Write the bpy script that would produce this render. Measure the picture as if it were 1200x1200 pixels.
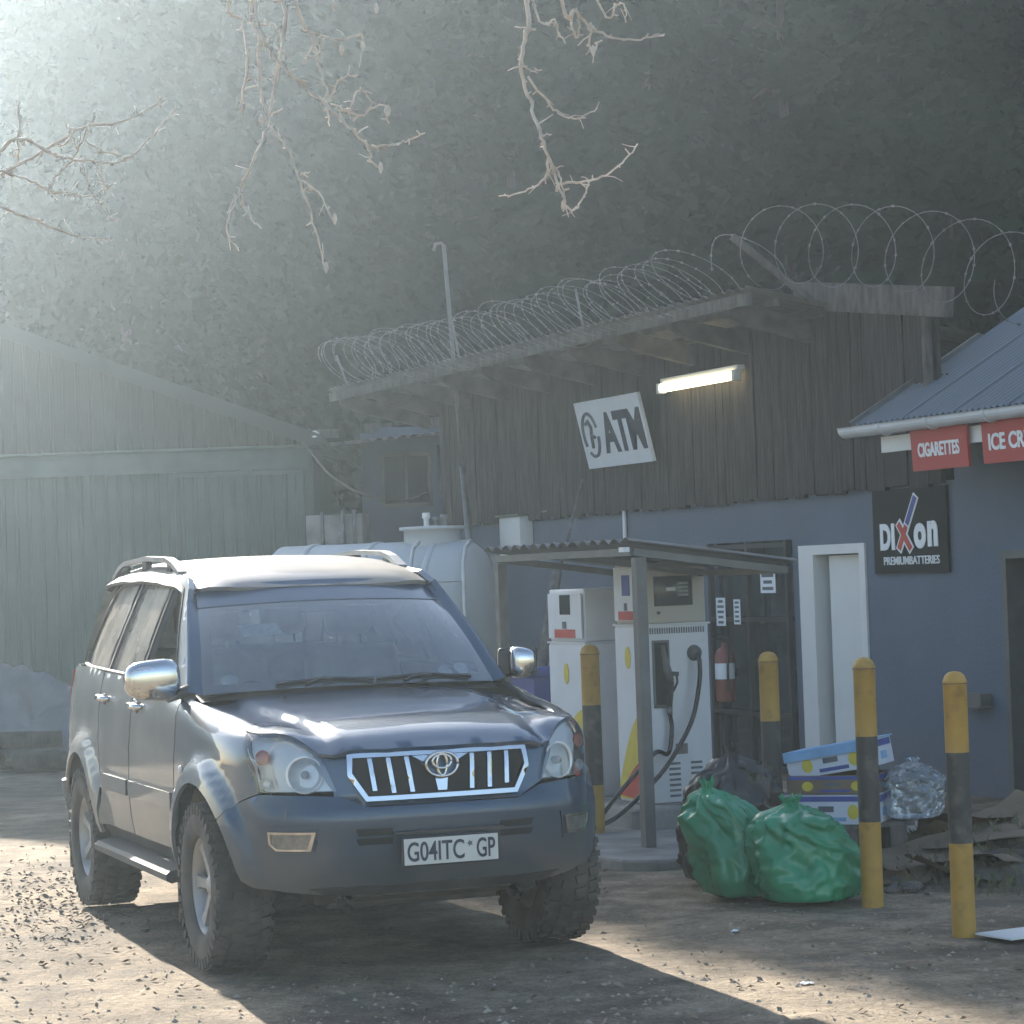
import bpy, bmesh, math, random
from math import sin, cos, pi, radians, sqrt, atan2, exp
from mathutils import Vector, Matrix, noise
from mathutils.geometry import delaunay_2d_cdt

for o in list(bpy.data.objects):
    bpy.data.objects.remove(o)
SC = bpy.context.scene
COL = SC.collection

# ------------------------------------------------------------------ camera
F_PX, CAM_H, PITCH, ROLL = 3000.0, 1.75, radians(1.49), radians(2.0)
cam_data = bpy.data.cameras.new('camera')
cam_data.sensor_width = 36.0
cam_data.lens = 36.0 * F_PX / 1200.0
cam_data.clip_end = 400.0
cam_data.clip_start = 0.05
cam = bpy.data.objects.new('camera', cam_data)
COL.objects.link(cam)
_f = Vector((0, cos(PITCH), sin(PITCH))); _u = Vector((0, -sin(PITCH), cos(PITCH))); _r = Vector((1, 0, 0))
_cr = _r * cos(ROLL) - _u * sin(ROLL); _cu = _r * sin(ROLL) + _u * cos(ROLL)
cam.matrix_world = Matrix(((_cr.x, _cu.x, -_f.x, 0), (_cr.y, _cu.y, -_f.y, 0), (_cr.z, _cu.z, -_f.z, CAM_H), (0, 0, 0, 1)))
SC.camera = cam

# ------------------------------------------------------------------ sky, sun, exposure
SUN_AZ, SUN_EL = radians(-19.2), radians(22.5)
world = bpy.data.worlds.new('World')
SC.world = world
world.use_nodes = True
wn = world.node_tree
for n in list(wn.nodes): wn.nodes.remove(n)
sky = wn.nodes.new('ShaderNodeTexSky'); sky.sky_type = 'NISHITA'; sky.sun_disc = False
sky.sun_elevation = SUN_EL; sky.sun_rotation = SUN_AZ
sky.air_density = 1.0; sky.dust_density = 1.0; sky.ozone_density = 1.0
bg = wn.nodes.new('ShaderNodeBackground'); bg.inputs['Strength'].default_value = 0.078
wo = wn.nodes.new('ShaderNodeOutputWorld')
wn.links.new(sky.outputs[0], bg.inputs['Color']); wn.links.new(bg.outputs[0], wo.inputs['Surface'])
sun_data = bpy.data.lights.new('sun', 'SUN')
sun_data.energy = 5.0; sun_data.angle = radians(0.55); sun_data.color = (1.0, 0.93, 0.82)
sun = bpy.data.objects.new('sun', sun_data); COL.objects.link(sun)
SUNV = Vector((sin(SUN_AZ) * cos(SUN_EL), cos(SUN_AZ) * cos(SUN_EL), sin(SUN_EL)))
sun.rotation_euler = (-SUNV).to_track_quat('-Z', 'Y').to_euler()
sun.location = (-8, 20, 12)
SC.view_settings.view_transform = 'Standard'
SC.view_settings.look = 'None'
SC.view_settings.exposure = 1.9
SC.view_settings.gamma = 1.0
SC.view_settings.use_curve_mapping = False
SC.render.engine = 'CYCLES'
SC.cycles.use_denoising = True
SC.cycles.max_bounces = 5
SC.cycles.diffuse_bounces = 3
SC.cycles.glossy_bounces = 3
SC.cycles.transmission_bounces = 4
SC.cycles.transparent_max_bounces = 24
SC.cycles.volume_bounces = 0
SC.cycles.use_adaptive_sampling = True
SC.cycles.adaptive_threshold = 0.015
SC.cycles.sample_clamp_indirect = 6.0
SC.cycles.caustics_reflective = False
SC.cycles.caustics_refractive = False

HAZE_DENSITY = 0.0017
HAZE_G = 0.80

# ------------------------------------------------------------------ helpers
def ray(u, v):
    a, b = u - 600.0, v - 600.0
    x = (a * cos(ROLL) - b * sin(ROLL)) / F_PX; y = (a * sin(ROLL) + b * cos(ROLL)) / F_PX
    return Vector((x, cos(PITCH) + sin(PITCH) * y, sin(PITCH) - cos(PITCH) * y))
CAM = Vector((0, 0, CAM_H))
def at(u, v, Y):
    r = ray(u, v); return CAM + r * (Y / r.y)
def gp(u, v, z=0.0):
    r = ray(u, v); return CAM + r * ((z - CAM_H) / r.z)

def link(o, parent=None):
    COL.objects.link(o)
    if parent is not None: o.parent = parent
    return o
def tag(o, label=None, cat=None, group=None, kind=None):
    if label: o['label'] = label
    if cat: o['category'] = cat
    if group: o['group'] = group
    if kind: o['kind'] = kind
    return o
def empty(name, loc=(0, 0, 0), rz=0.0, label=None, cat=None, group=None):
    o = bpy.data.objects.new(name, None); o.empty_display_size = 0.2
    link(o); o.location = loc; o.rotation_euler = (0, 0, rz)
    return tag(o, label, cat, group)
def copy_tree(o, parent=None):
    c = o.copy(); link(c, parent)
    for ch in list(o.children): copy_tree(ch, c)
    return c
def smooth(a, b, x):
    if a == b: return 1.0 if x > a else 0.0
    t = max(0.0, min(1.0, (x - a) / (b - a))); return t * t * (3 - 2 * t)
def table(tb, x):
    if x <= tb[0][0]: return tb[0][1]
    for (x0, y0), (x1, y1) in zip(tb, tb[1:]):
        if x <= x1: return y0 + (y1 - y0) * (x - x0) / (x1 - x0)
    return tb[-1][1]
def spline(pts, n):
    pts = [Vector(p) for p in pts]; out = []
    P = [pts[0] * 2 - pts[1]] + pts + [pts[-1] * 2 - pts[-2]]
    for i in range(1, len(P) - 2):
        for k in range(n):
            t = k / n; a, b, c, d = P[i - 1], P[i], P[i + 1], P[i + 2]
            out.append(0.5 * ((2 * b) + (c - a) * t + (2 * a - 5 * b + 4 * c - d) * t * t + (3 * b - 3 * c + d - a) * t ** 3))
    out.append(pts[-1]); return out

class MB:
    def __init__(s): s.v = []; s.f = []; s.sm = []
    def face(s, idx, sm=False): s.f.append(tuple(idx)); s.sm.append(sm)
    def quad(s, a, b, c, d, sm=False):
        n = len(s.v); s.v += [Vector(a), Vector(b), Vector(c), Vector(d)]; s.face((n, n + 1, n + 2, n + 3), sm); return s
    def box(s, lo, hi, bev=0.0, M=None):
        (x0, y0, z0), (x1, y1, z1) = lo, hi
        if bev <= 0:
            n = len(s.v)
            c = [Vector((x, y, z)) for z in (z0, z1) for y in (y0, y1) for x in (x0, x1)]
            if M is not None: c = [M @ p for p in c]
            s.v += c
            for q in ((0, 2, 3, 1), (4, 5, 7, 6), (0, 1, 5, 4), (2, 6, 7, 3), (0, 4, 6, 2), (1, 3, 7, 5)): s.face([n + i for i in q])
            return s
        bm = bmesh.new(); bmesh.ops.create_cube(bm, size=1.0)
        for v in bm.verts: v.co = Vector(((x0 + x1) / 2 + v.co.x * (x1 - x0), (y0 + y1) / 2 + v.co.y * (y1 - y0), (z0 + z1) / 2 + v.co.z * (z1 - z0)))
        bmesh.ops.bevel(bm, geom=bm.edges[:], offset=bev, segments=2, affect='EDGES', profile=0.5)
        return s.add_bm(bm, M, True)
    def add_bm(s, bm, M=None, sm=False):
        n = len(s.v); bm.verts.index_update()
        for v in bm.verts: s.v.append((M @ v.co) if M is not None else v.co.copy())
        for f in bm.faces: s.face([n + v.index for v in f.verts], sm)
        bm.free(); return s
    def bar(s, a, b, w, h=None, up=(0, 0, 1)):
        a = Vector(a); b = Vector(b); h = h or w; d = (b - a).normalized(); up = Vector(up)
        if abs(d.dot(up)) > .98: up = Vector((1, 0, 0))
        x = d.cross(up).normalized(); y = x.cross(d).normalized(); n = len(s.v)
        for p in (a, b):
            for i, j in ((-1, -1), (1, -1), (1, 1), (-1, 1)): s.v.append(p + x * (i * w / 2) + y * (j * h / 2))
        for q in ((0, 3, 2, 1), (4, 5, 6, 7), (0, 1, 5, 4), (1, 2, 6, 5), (2, 3, 7, 6), (3, 0, 4, 7)): s.face([n + i for i in q])
        return s
    def tube(s, pts, r, seg=8, cap=True, sm=True):
        pts = [Vector(p) for p in pts]; m = len(pts)
        rr = r if isinstance(r, (list, tuple)) else [r] * m
        T = []
        for i in range(m):
            t = (pts[min(i + 1, m - 1)] - pts[max(i - 1, 0)])
            T.append(t.normalized() if t.length > 1e-9 else Vector((0, 0, 1)))
        u = Vector((0, 0, 1)) if abs(T[0].z) < .9 else Vector((1, 0, 0))
        n0 = len(s.v)
        for i in range(m):
            u = (u - T[i] * u.dot(T[i]))
            if u.length < 1e-6: u = T[i].orthogonal()
            u.normalize(); w = T[i].cross(u)
            for k in range(seg):
                a = 2 * pi * k / seg; s.v.append(pts[i] + (u * cos(a) + w * sin(a)) * rr[i])
        for i in range(m - 1):
            for k in range(seg):
                k2 = (k + 1) % seg; s.face((n0 + i * seg + k, n0 + i * seg + k2, n0 + (i + 1) * seg + k2, n0 + (i + 1) * seg + k), sm)
        if cap:
            s.face([n0 + k for k in reversed(range(seg))]); s.face([n0 + (m - 1) * seg + k for k in range(seg)])
        return s
    def lathe(s, prof, seg=32, M=None, sm=True, a0=0, a1=2 * pi):
        # prof: list of (r, z) revolved round z
        n0 = len(s.v); full = abs(a1 - a0 - 2 * pi) < 1e-6; cols = seg if full else seg + 1
        for r, z in prof:
            for k in range(cols):
                a = a0 + (a1 - a0) * k / seg; p = Vector((r * cos(a), r * sin(a), z)); s.v.append(M @ p if M is not None else p)
        for i in range(len(prof) - 1):
            for k in range(seg):
                k2 = (k + 1) % cols
                s.face((n0 + i * cols + k, n0 + i * cols + k2, n0 + (i + 1) * cols + k2, n0 + (i + 1) * cols + k), sm)
        return s
    def prism(s, poly, d0, d1, M=None):
        # poly: list of (x, y), extruded in z from d0 to d1
        n = len(s.v); m = len(poly)
        for z in (d0, d1):
            for x, y in poly:
                p = Vector((x, y, z)); s.v.append(M @ p if M is not None else p)
        s.face([n + i for i in reversed(range(m))]); s.face([n + m + i for i in range(m)])
        for i in range(m):
            j = (i + 1) % m; s.face((n + i, n + j, n + m + j, n + m + i))
        return s
    def grid(s, fn, nu, nv, sm=True):
        n = len(s.v)
        for j in range(nv + 1):
            for i in range(nu + 1): s.v.append(Vector(fn(i / nu, j / nv)))
        for j in range(nv):
            for i in range(nu):
                a = n + j * (nu + 1) + i; s.face((a, a + 1, a + nu + 2, a + nu + 1), sm)
        return s
    def mesh(s, name, mat=None):
        me = bpy.data.meshes.new(name); me.from_pydata([tuple(v) for v in s.v], [], s.f)
        me.polygons.foreach_set('use_smooth', s.sm)
        if mat is not None: me.materials.append(mat)
        me.update(); return me
    def build(s, name, mat=None, parent=None, loc=None, rz=None):
        o = bpy.data.objects.new(name, s.mesh(name, mat)); link(o, parent)
        if loc is not None: o.location = loc
        if rz is not None: o.rotation_euler = (0, 0, rz)
        return o
def fixnormals(o):
    bm = bmesh.new(); bm.from_mesh(o.data); bmesh.ops.recalc_face_normals(bm, faces=bm.faces[:]); bm.to_mesh(o.data); bm.free(); return o

def resample(poly, step, closed=True):
    out = []; n = len(poly)
    for i in range(n if closed else n - 1):
        a = poly[i]; b = poly[(i + 1) % n]; L = math.hypot(b[0] - a[0], b[1] - a[1]); k = max(1, int(round(L / step)))
        for j in range(k): out.append((a[0] + (b[0] - a[0]) * j / k, a[1] + (b[1] - a[1]) * j / k))
    if not closed: out.append(tuple(poly[-1]))
    return out
def inside(poly, x, y):
    c = False; n = len(poly); j = n - 1
    for i in range(n):
        xi, yi = poly[i]; xj, yj = poly[j]
        if (yi > y) != (yj > y) and x < (xj - xi) * (y - yi) / (yj - yi) + xi: c = not c
        j = i
    return c
def patch_mesh(outer, holes, fn, res=0.04, thick=0.02, out=None, sm=True):
    """Curved sheet: a 2D outline with holes, filled and mapped to 3D by fn, with rims of depth thick."""
    outer = resample(outer, res); holes = [resample(h, res) for h in holes]
    V = []; E = []
    for loop in [outer] + holes:
        n0 = len(V); V += [Vector(p) for p in loop]; E += [(n0 + i, n0 + (i + 1) % len(loop)) for i in range(len(loop))]
    xs = [p[0] for p in outer]; ys = [p[1] for p in outer]
    nb = len(V); x = min(xs) + res * .5
    def near(px, py):
        for q in V[:nb]:
            if abs(q.x - px) < res * .45 and abs(q.y - py) < res * .45: return True
        return False
    while x < max(xs):
        y = min(ys) + res * .5
        while y < max(ys):
            if inside(outer, x, y) and not any(inside(h, x, y) for h in holes) and not near(x, y): V.append(Vector((x, y)))
            y += res
        x += res
    r = delaunay_2d_cdt(V, E, [], 0, 1e-5)
    v2, faces = r[0], r[2]
    v3 = [Vector(fn(p.x, p.y)) for p in v2]
    F = []
    for f in faces:
        cx = sum(v2[i].x for i in f) / len(f); cy = sum(v2[i].y for i in f) / len(f)
        if inside(outer, cx, cy) and not any(inside(h, cx, cy) for h in holes): F.append(tuple(f))
    nrm = [Vector() for _ in v3]
    tot = 0.0
    for f in F:
        n = (v3[f[1]] - v3[f[0]]).cross(v3[f[2]] - v3[f[0]])
        for i in f: nrm[i] += n
        if out is not None: tot += n.dot(out((v3[f[0]] + v3[f[1]] + v3[f[2]]) / 3))
    if tot < 0:
        F = [tuple(reversed(f)) for f in F]; nrm = [-n for n in nrm]
    nrm = [n.normalized() if n.length > 0 else Vector((0, 0, 1)) for n in nrm]
    m = MB(); m.v = list(v3)
    for f in F: m.face(f, sm)
    if thick:
        cnt = {}
        for f in F:
            for i in range(3):
                a, b = f[i], f[(i + 1) % 3]; cnt[(min(a, b), max(a, b))] = cnt.get((min(a, b), max(a, b)), 0) + 1
        for f in F:
            for i in range(3):
                a, b = f[i], f[(i + 1) % 3]
                if cnt[(min(a, b), max(a, b))] == 1:
                    m.quad(v3[b], v3[a], v3[a] - nrm[a] * thick, v3[b] - nrm[b] * thick)
    return m
def text_mb(txt, w, h, depth=0.004, bold=0.0, shear=0.0):
    """lettering in the x/z plane facing -y, centred, fitted to w x h"""
    c = bpy.data.curves.new('lettering', 'FONT'); c.body = txt; c.size = 1.0; c.extrude = 0.02; c.offset = bold; c.shear = shear; c.resolution_u = 4
    o = bpy.data.objects.new('lettering', c); COL.objects.link(o)
    me = bpy.data.meshes.new_from_object(o.evaluated_get(bpy.context.evaluated_depsgraph_get()))
    bpy.data.objects.remove(o); bpy.data.curves.remove(c)
    xs = [v.co.x for v in me.vertices]; ys = [v.co.y for v in me.vertices]
    x0, x1, y0, y1 = min(xs), max(xs), min(ys), max(ys)
    m = MB(); m.v = [Vector(((v.co.x - (x0 + x1) / 2) * w / (x1 - x0), -(v.co.z / .02) * depth / 2 - depth / 2, (v.co.y - (y0 + y1) / 2) * h / (y1 - y0))) for v in me.vertices]
    for p in me.polygons: m.face(p.vertices)
    bpy.data.meshes.remove(me); return m

# ------------------------------------------------------------------ materials
def mat(name, col, rough=0.7, metal=0.0, var=0.15, scale=6.0, bump=0.0, bscale=40.0, col2=None, spec=0.5, coat=0.0, emis=None, estr=0.0, stretch=(1, 1, 1), detail=5.0, thr=(0.35, 0.65), coords='Object'):
    m = bpy.data.materials.new(name); m.use_nodes = True; nt = m.node_tree; b = nt.nodes['Principled BSDF']
    b.inputs['Roughness'].default_value = rough; b.inputs['Metallic'].default_value = metal
    b.inputs['Specular IOR Level'].default_value = spec; b.inputs['Coat Weight'].default_value = coat; b.inputs['Coat Roughness'].default_value = 0.03
    c1 = tuple(col) + (1,); c2 = tuple(col2) + (1,) if col2 else tuple(max(0, c * (1 - var)) for c in col) + (1,)
    tc = nt.nodes.new('ShaderNodeTexCoord'); mp = nt.nodes.new('ShaderNodeMapping'); mp.inputs['Scale'].default_value = stretch
    nt.links.new(tc.outputs[coords], mp.inputs[0])
    nz = nt.nodes.new('ShaderNodeTexNoise'); nz.inputs['Scale'].default_value = scale; nz.inputs['Detail'].default_value = detail
    nt.links.new(mp.outputs[0], nz.inputs['Vector'])
    rp = nt.nodes.new('ShaderNodeValToRGB'); rp.color_ramp.elements[0].position = thr[0]; rp.color_ramp.elements[1].position = thr[1]
    rp.color_ramp.elements[0].color = c2; rp.color_ramp.elements[1].color = c1
    nt.links.new(nz.outputs['Fac'], rp.inputs[0]); nt.links.new(rp.outputs[0], b.inputs['Base Color'])
    if bump > 0:
        n2 = nt.nodes.new('ShaderNodeTexNoise'); n2.inputs['Scale'].default_value = bscale; n2.inputs['Detail'].default_value = 6
        nt.links.new(mp.outputs[0], n2.inputs['Vector'])
        bp = nt.nodes.new('ShaderNodeBump'); bp.inputs['Strength'].default_value = bump; bp.inputs['Distance'].default_value = 0.02
        nt.links.new(n2.outputs['Fac'], bp.inputs['Height']); nt.links.new(bp.outputs[0], b.inputs['Normal'])
    if emis:
        b.inputs['Emission Color'].default_value = tuple(emis) + (1,); b.inputs['Emission Strength'].default_value = estr
    return m
def dusty(m, dust=(0.30, 0.26, 0.20), amount=0.5, scale=3.0, zlo=None, zhi=None, lo=0.4, hi=0.7):
    """lay a film of dust over a material: uneven, and thicker low down if zlo/zhi are given (mud thrown up by wheels)"""
    nt = m.node_tree; b = nt.nodes['Principled BSDF']; src = b.inputs['Base Color'].links[0].from_socket
    tc = nt.nodes.new('ShaderNodeTexCoord'); nz = nt.nodes.new('ShaderNodeTexNoise'); nz.inputs['Scale'].default_value = scale; nz.inputs['Detail'].default_value = 7
    nt.links.new(tc.outputs['Object'], nz.inputs['Vector'])
    mr = nt.nodes.new('ShaderNodeMapRange'); mr.inputs['From Min'].default_value = lo; mr.inputs['From Max'].default_value = hi; mr.inputs['To Max'].default_value = amount
    mr.inputs['To Min'].default_value = amount * .25
    nt.links.new(nz.outputs['Fac'], mr.inputs['Value']); fac = mr.outputs[0]
    if zlo is not None:
        sp = nt.nodes.new('ShaderNodeSeparateXYZ'); nt.links.new(tc.outputs['Object'], sp.inputs[0])
        m2 = nt.nodes.new('ShaderNodeMapRange'); m2.inputs['From Min'].default_value = zhi; m2.inputs['From Max'].default_value = zlo; m2.inputs['To Min'].default_value = 0.0; m2.inputs['To Max'].default_value = 1.0
        nt.links.new(sp.outputs[2], m2.inputs['Value'])
        mu = nt.nodes.new('ShaderNodeMath'); mu.operation = 'MULTIPLY'; nt.links.new(fac, mu.inputs[0]); nt.links.new(m2.outputs[0], mu.inputs[1]); fac = mu.outputs[0]
    mx = nt.nodes.new('ShaderNodeMix'); mx.data_type = 'RGBA'; mx.inputs['B'].default_value = tuple(dust) + (1,)
    nt.links.new(fac, mx.inputs['Factor']); nt.links.new(src, mx.inputs['A']); nt.links.new(mx.outputs['Result'], b.inputs['Base Color'])
    r0 = b.inputs['Roughness'].default_value
    m3 = nt.nodes.new('ShaderNodeMapRange'); m3.inputs['To Min'].default_value = r0; m3.inputs['To Max'].default_value = 0.95
    nt.links.new(fac, m3.inputs['Value']); nt.links.new(m3.outputs[0], b.inputs['Roughness'])
    c0 = b.inputs['Coat Weight'].default_value
    if c0 > 0:
        m4 = nt.nodes.new('ShaderNodeMapRange'); m4.inputs['To Min'].default_value = c0; m4.inputs['To Max'].default_value = 0.0
        nt.links.new(fac, m4.inputs['Value']); nt.links.new(m4.outputs[0], b.inputs['Coat Weight'])
    return m
def glass_mat(name, tint, refl=0.12, dust=0.1, dust_sheen_col=(0.5, 0.5, 0.47)):
    m = bpy.data.materials.new(name); m.use_nodes = True; nt = m.node_tree
    for n in list(nt.nodes): nt.nodes.remove(n)
    out = nt.nodes.new('ShaderNodeOutputMaterial'); tr = nt.nodes.new('ShaderNodeBsdfTransparent'); tr.inputs[0].default_value = tuple(tint) + (1,)
    gl = nt.nodes.new('ShaderNodeBsdfGlossy'); gl.inputs['Roughness'].default_value = 0.04; gl.inputs[0].default_value = (1, 1, 1, 1)
    fr = nt.nodes.new('ShaderNodeFresnel'); fr.inputs[0].default_value = 1.5
    ad = nt.nodes.new('ShaderNodeMath'); ad.operation = 'ADD'; ad.use_clamp = True; ad.inputs[1].default_value = refl; nt.links.new(fr.outputs[0], ad.inputs[0])
    mx = nt.nodes.new('ShaderNodeMixShader'); nt.links.new(ad.outputs[0], mx.inputs[0]); nt.links.new(tr.outputs[0], mx.inputs[1]); nt.links.new(gl.outputs[0], mx.inputs[2])
    df = nt.nodes.new('ShaderNodeBsdfDiffuse'); df.inputs[0].default_value = tuple(dust_sheen_col) + (1,)
    tc = nt.nodes.new('ShaderNodeTexCoord'); nz = nt.nodes.new('ShaderNodeTexNoise'); nz.inputs['Scale'].default_value = 4.0; nz.inputs['Detail'].default_value = 6
    nt.links.new(tc.outputs['Object'], nz.inputs['Vector'])
    mr = nt.nodes.new('ShaderNodeMapRange'); mr.inputs['From Min'].default_value = .35; mr.inputs['From Max'].default_value = .75; mr.inputs['To Min'].default_value = dust * .4; mr.inputs['To Max'].default_value = dust
    nt.links.new(nz.outputs['Fac'], mr.inputs['Value'])
    m2 = nt.nodes.new('ShaderNodeMixShader'); nt.links.new(mr.outputs[0], m2.inputs[0]); nt.links.new(mx.outputs[0], m2.inputs[1]); nt.links.new(df.outputs[0], m2.inputs[2])
    nt.links.new(m2.outputs[0], out.inputs[0]); return m

MT = {}
MT['plaster'] = dusty(dusty(mat('blue_grey_plaster', (0.105, 0.135, 0.185), .85, var=.12, scale=1.5, bump=.25, bscale=30), (.17, .175, .18), .28, .9), (.16, .14, .12), .75, 3.5, -.1, .55, lo=.3, hi=.6)
MT['timber'] = mat('weathered_dark_timber', (0.052, 0.043, 0.038), .9, scale=5, col2=(0.022, 0.019, 0.018), bump=.6, bscale=14, stretch=(6, 6, .5))
MT['timber_grey'] = mat('grey_rough_timber', (0.12, 0.105, 0.092), .9, scale=5, col2=(0.055, 0.048, 0.043), bump=.5, bscale=18, stretch=(3, 3, 1))
MT['rafter'] = mat('dark_rafter_timber', (0.11, 0.095, 0.08), .9, scale=6, col2=(0.055, 0.047, 0.04), bump=.4)
MT['roof_iron'] = dusty(mat('grey_blue_roof_iron', (0.17, 0.20, 0.23), .5, metal=.3, var=.2, scale=2), (.16, .13, .1), .35, 2.0)
MT['old_iron'] = dusty(mat('aged_galvanised_iron', (0.22, 0.22, 0.21), .6, metal=.35, var=.3, scale=3), (.15, .10, .07), .5, 2.5)
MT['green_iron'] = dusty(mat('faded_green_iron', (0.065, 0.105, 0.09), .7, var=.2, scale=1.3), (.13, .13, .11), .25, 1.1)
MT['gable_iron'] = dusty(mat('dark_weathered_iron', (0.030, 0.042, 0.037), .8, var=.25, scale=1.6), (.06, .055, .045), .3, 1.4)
MT['green_trim'] = mat('green_painted_beam', (0.075, 0.11, 0.095), .7, var=.2, scale=3)
MT['white_paint'] = dusty(mat('off_white_paint', (0.74, 0.74, 0.72), .5, var=.06, scale=4), (.35, .32, .28), .25, 4.0)
MT['gutter'] = dusty(mat('white_gutter_paint', (0.66, 0.69, 0.72), .45, var=.06), (.3, .28, .25), .3, 5.0)
MT['black_metal'] = mat('black_painted_steel', (0.025, 0.027, 0.028), .55, var=.3, scale=10)
MT['grey_steel'] = dusty(mat('grey_painted_steel', (0.13, 0.14, 0.14), .55, metal=.3, var=.2, scale=8), (.18, .13, .09), .3, 6)
MT['galv'] = mat('galvanised_wire', (0.22, 0.22, 0.22), .5, metal=.7, var=.3, scale=12)
MT['pale_steel'] = mat('pale_galvanised_steel', (0.50, 0.51, 0.51), .5, metal=.4, var=.2, scale=8)
MT['dark_void'] = mat('dark_shade_fill', (0.012, 0.013, 0.014), .9, var=.2)  # near-black colour paints in the shade inside rooms, windows, slots and recesses
MT['red_sign'] = mat('red_sign_board', (0.42, 0.035, 0.03), .5, var=.12, scale=3)
MT['black_sign'] = mat('black_sign_board', (0.008, 0.011, 0.011), .6, var=.2, spec=.15)
MT['white_sign'] = dusty(mat('white_sign_board', (0.66, 0.70, 0.74), .4, var=.05), (.4, .4, .38), .15, 4)
MT['letter_white'] = mat('white_lettering', (0.78, 0.80, 0.82), .5, var=.05)
MT['letter_dark'] = mat('dark_blue_lettering', (0.02, 0.03, 0.05), .5, var=.1)
MT['concrete'] = mat('old_concrete', (0.30, 0.29, 0.27), .9, scale=3, col2=(0.17, 0.165, 0.155), bump=.5, bscale=30)
MT['yellow'] = dusty(mat('bollard_yellow', (0.50, 0.285, 0.045), .55, var=.18, scale=5), (.13, .085, .05), .5, 14, lo=.54, hi=.72)
MT['bollard_black'] = dusty(mat('bollard_black', (0.022, 0.024, 0.026), .5, var=.3, scale=5), (.20, .17, .13), .5, 12, lo=.5, hi=.7)
MT['green_bag'] = mat('green_plastic_film', (0.028, 0.29, 0.14), .22, var=.25, scale=3, bump=.35, bscale=9)
MT['black_bag'] = mat('black_plastic_film', (0.012, 0.013, 0.015), .26, var=.3, scale=4, bump=.7, bscale=10)
MT['cardboard'] = mat('brown_cardboard', (0.20, 0.145, 0.095), .9, var=.3, scale=4, bump=.2, bscale=30)
MT['carton'] = mat('printed_white_carton', (0.60, 0.63, 0.70), .7, var=.12, scale=3)
MT['print_blue'] = mat('blue_carton_print', (0.06, 0.085, 0.32), .65, var=.2, scale=8)
MT['print_sky'] = mat('light_blue_carton_print', (0.22, 0.42, 0.66), .65, var=.2, scale=8)
MT['print_yellow'] = mat('yellow_print', (0.62, 0.50, 0.05), .6, var=.15, scale=8)
MT['print_red'] = mat('red_print', (0.48, 0.05, 0.03), .6, var=.15, scale=8)
MT['print_grey'] = mat('grey_print', (0.10, 0.11, 0.13), .6, var=.1)
MT['stone'] = mat('grey_brown_rubble', (0.19, 0.165, 0.14), .95, scale=5, col2=(0.09, 0.08, 0.07), bump=.6, bscale=20)
MT['blue_plastic'] = mat('blue_plastic', (0.03, 0.05, 0.22), .4, var=.15)
MT['hose'] = mat('black_rubber_hose', (0.022, 0.023, 0.025), .45, var=.2)
MT['tank'] = dusty(mat('pale_grey_tank_paint', (0.52, 0.55, 0.56), .5, var=.1, scale=2), (.22, .2, .17), .3, 2)
MT['pump_white'] = dusty(mat('pump_white_enamel', (0.70, 0.71, 0.72), .35, var=.05, scale=3), (.3, .27, .23), .18, 5)
MT['pump_cream'] = dusty(mat('pump_cream_enamel', (0.52, 0.48, 0.41), .4, var=.06, scale=3), (.3, .27, .23), .15, 5)
MT['screen'] = mat('dark_display_glass', (0.02, 0.026, 0.03), .12, var=.2)
MT['bark'] = mat('pale_twig_bark', (0.50, 0.45, 0.39), .85, scale=20, col2=(0.33, 0.29, 0.25), bump=.4, bscale=60)
MT['trunk'] = mat('dark_trunk_bark', (0.045, 0.037, 0.030), .95, scale=8, col2=(0.02, 0.017, 0.014), bump=.7, bscale=15, stretch=(3, 3, .6))
# ------------------------------------------------------------------ ground, hillside
rnd = random.Random(7)
def ground_z(x, y):
    d = 0.012 * noise.noise(Vector((x * 1.3, y * 1.3, 0))) + 0.02 * noise.noise(Vector((x * .35, y * .35, 3.1)))
    far = smooth(20, 60, sqrt(x * x + (y - 12) ** 2))
    return d * (1 - far) - 0.012 + .25 * far * noise.noise(Vector((x * .05, y * .05, 9)))
def axis(lo, hi, clo, chi, fine, coarse):
    a = []; x = lo
    while x < hi:
        a.append(x); x += fine if clo - fine <= x <= chi else coarse
        if a[-1] < clo < x: x = clo
    a.append(hi); return a
gx = axis(-60, 60, -5, 5, .1, 2.5); gy = axis(-18, 100, 8, 20, .1, 2.5)
m = MB(); nx = len(gx)
for y in gy:
    for x in gx: m.v.append(Vector((x, y, ground_z(x, y))))
for j in range(len(gy) - 1):
    for i in range(nx - 1): m.face((j * nx + i, j * nx + i + 1, (j + 1) * nx + i + 1, (j + 1) * nx + i), True)
# packed dirt: pale dust, darker damp and oily patches, fine grit
g = bpy.data.materials.new('packed_dirt'); g.use_nodes = True; nt = g.node_tree; b = nt.nodes['Principled BSDF']; b.inputs['Roughness'].default_value = .95; b.inputs['Specular IOR Level'].default_value = .2
tc = nt.nodes.new('ShaderNodeTexCoord')
def nz(scale, detail=6, rough=.6):
    n = nt.nodes.new('ShaderNodeTexNoise'); n.inputs['Scale'].default_value = scale; n.inputs['Detail'].default_value = detail; n.inputs['Roughness'].default_value = rough
    nt.links.new(tc.outputs['Object'], n.inputs['Vector']); return n
def ramp(src, p0, c0, p1, c1):
    r = nt.nodes.new('ShaderNodeValToRGB'); r.color_ramp.elements[0].position = p0; r.color_ramp.elements[1].position = p1
    r.color_ramp.elements[0].color = c0 + (1,); r.color_ramp.elements[1].color = c1 + (1,); nt.links.new(src, r.inputs[0]); return r
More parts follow.
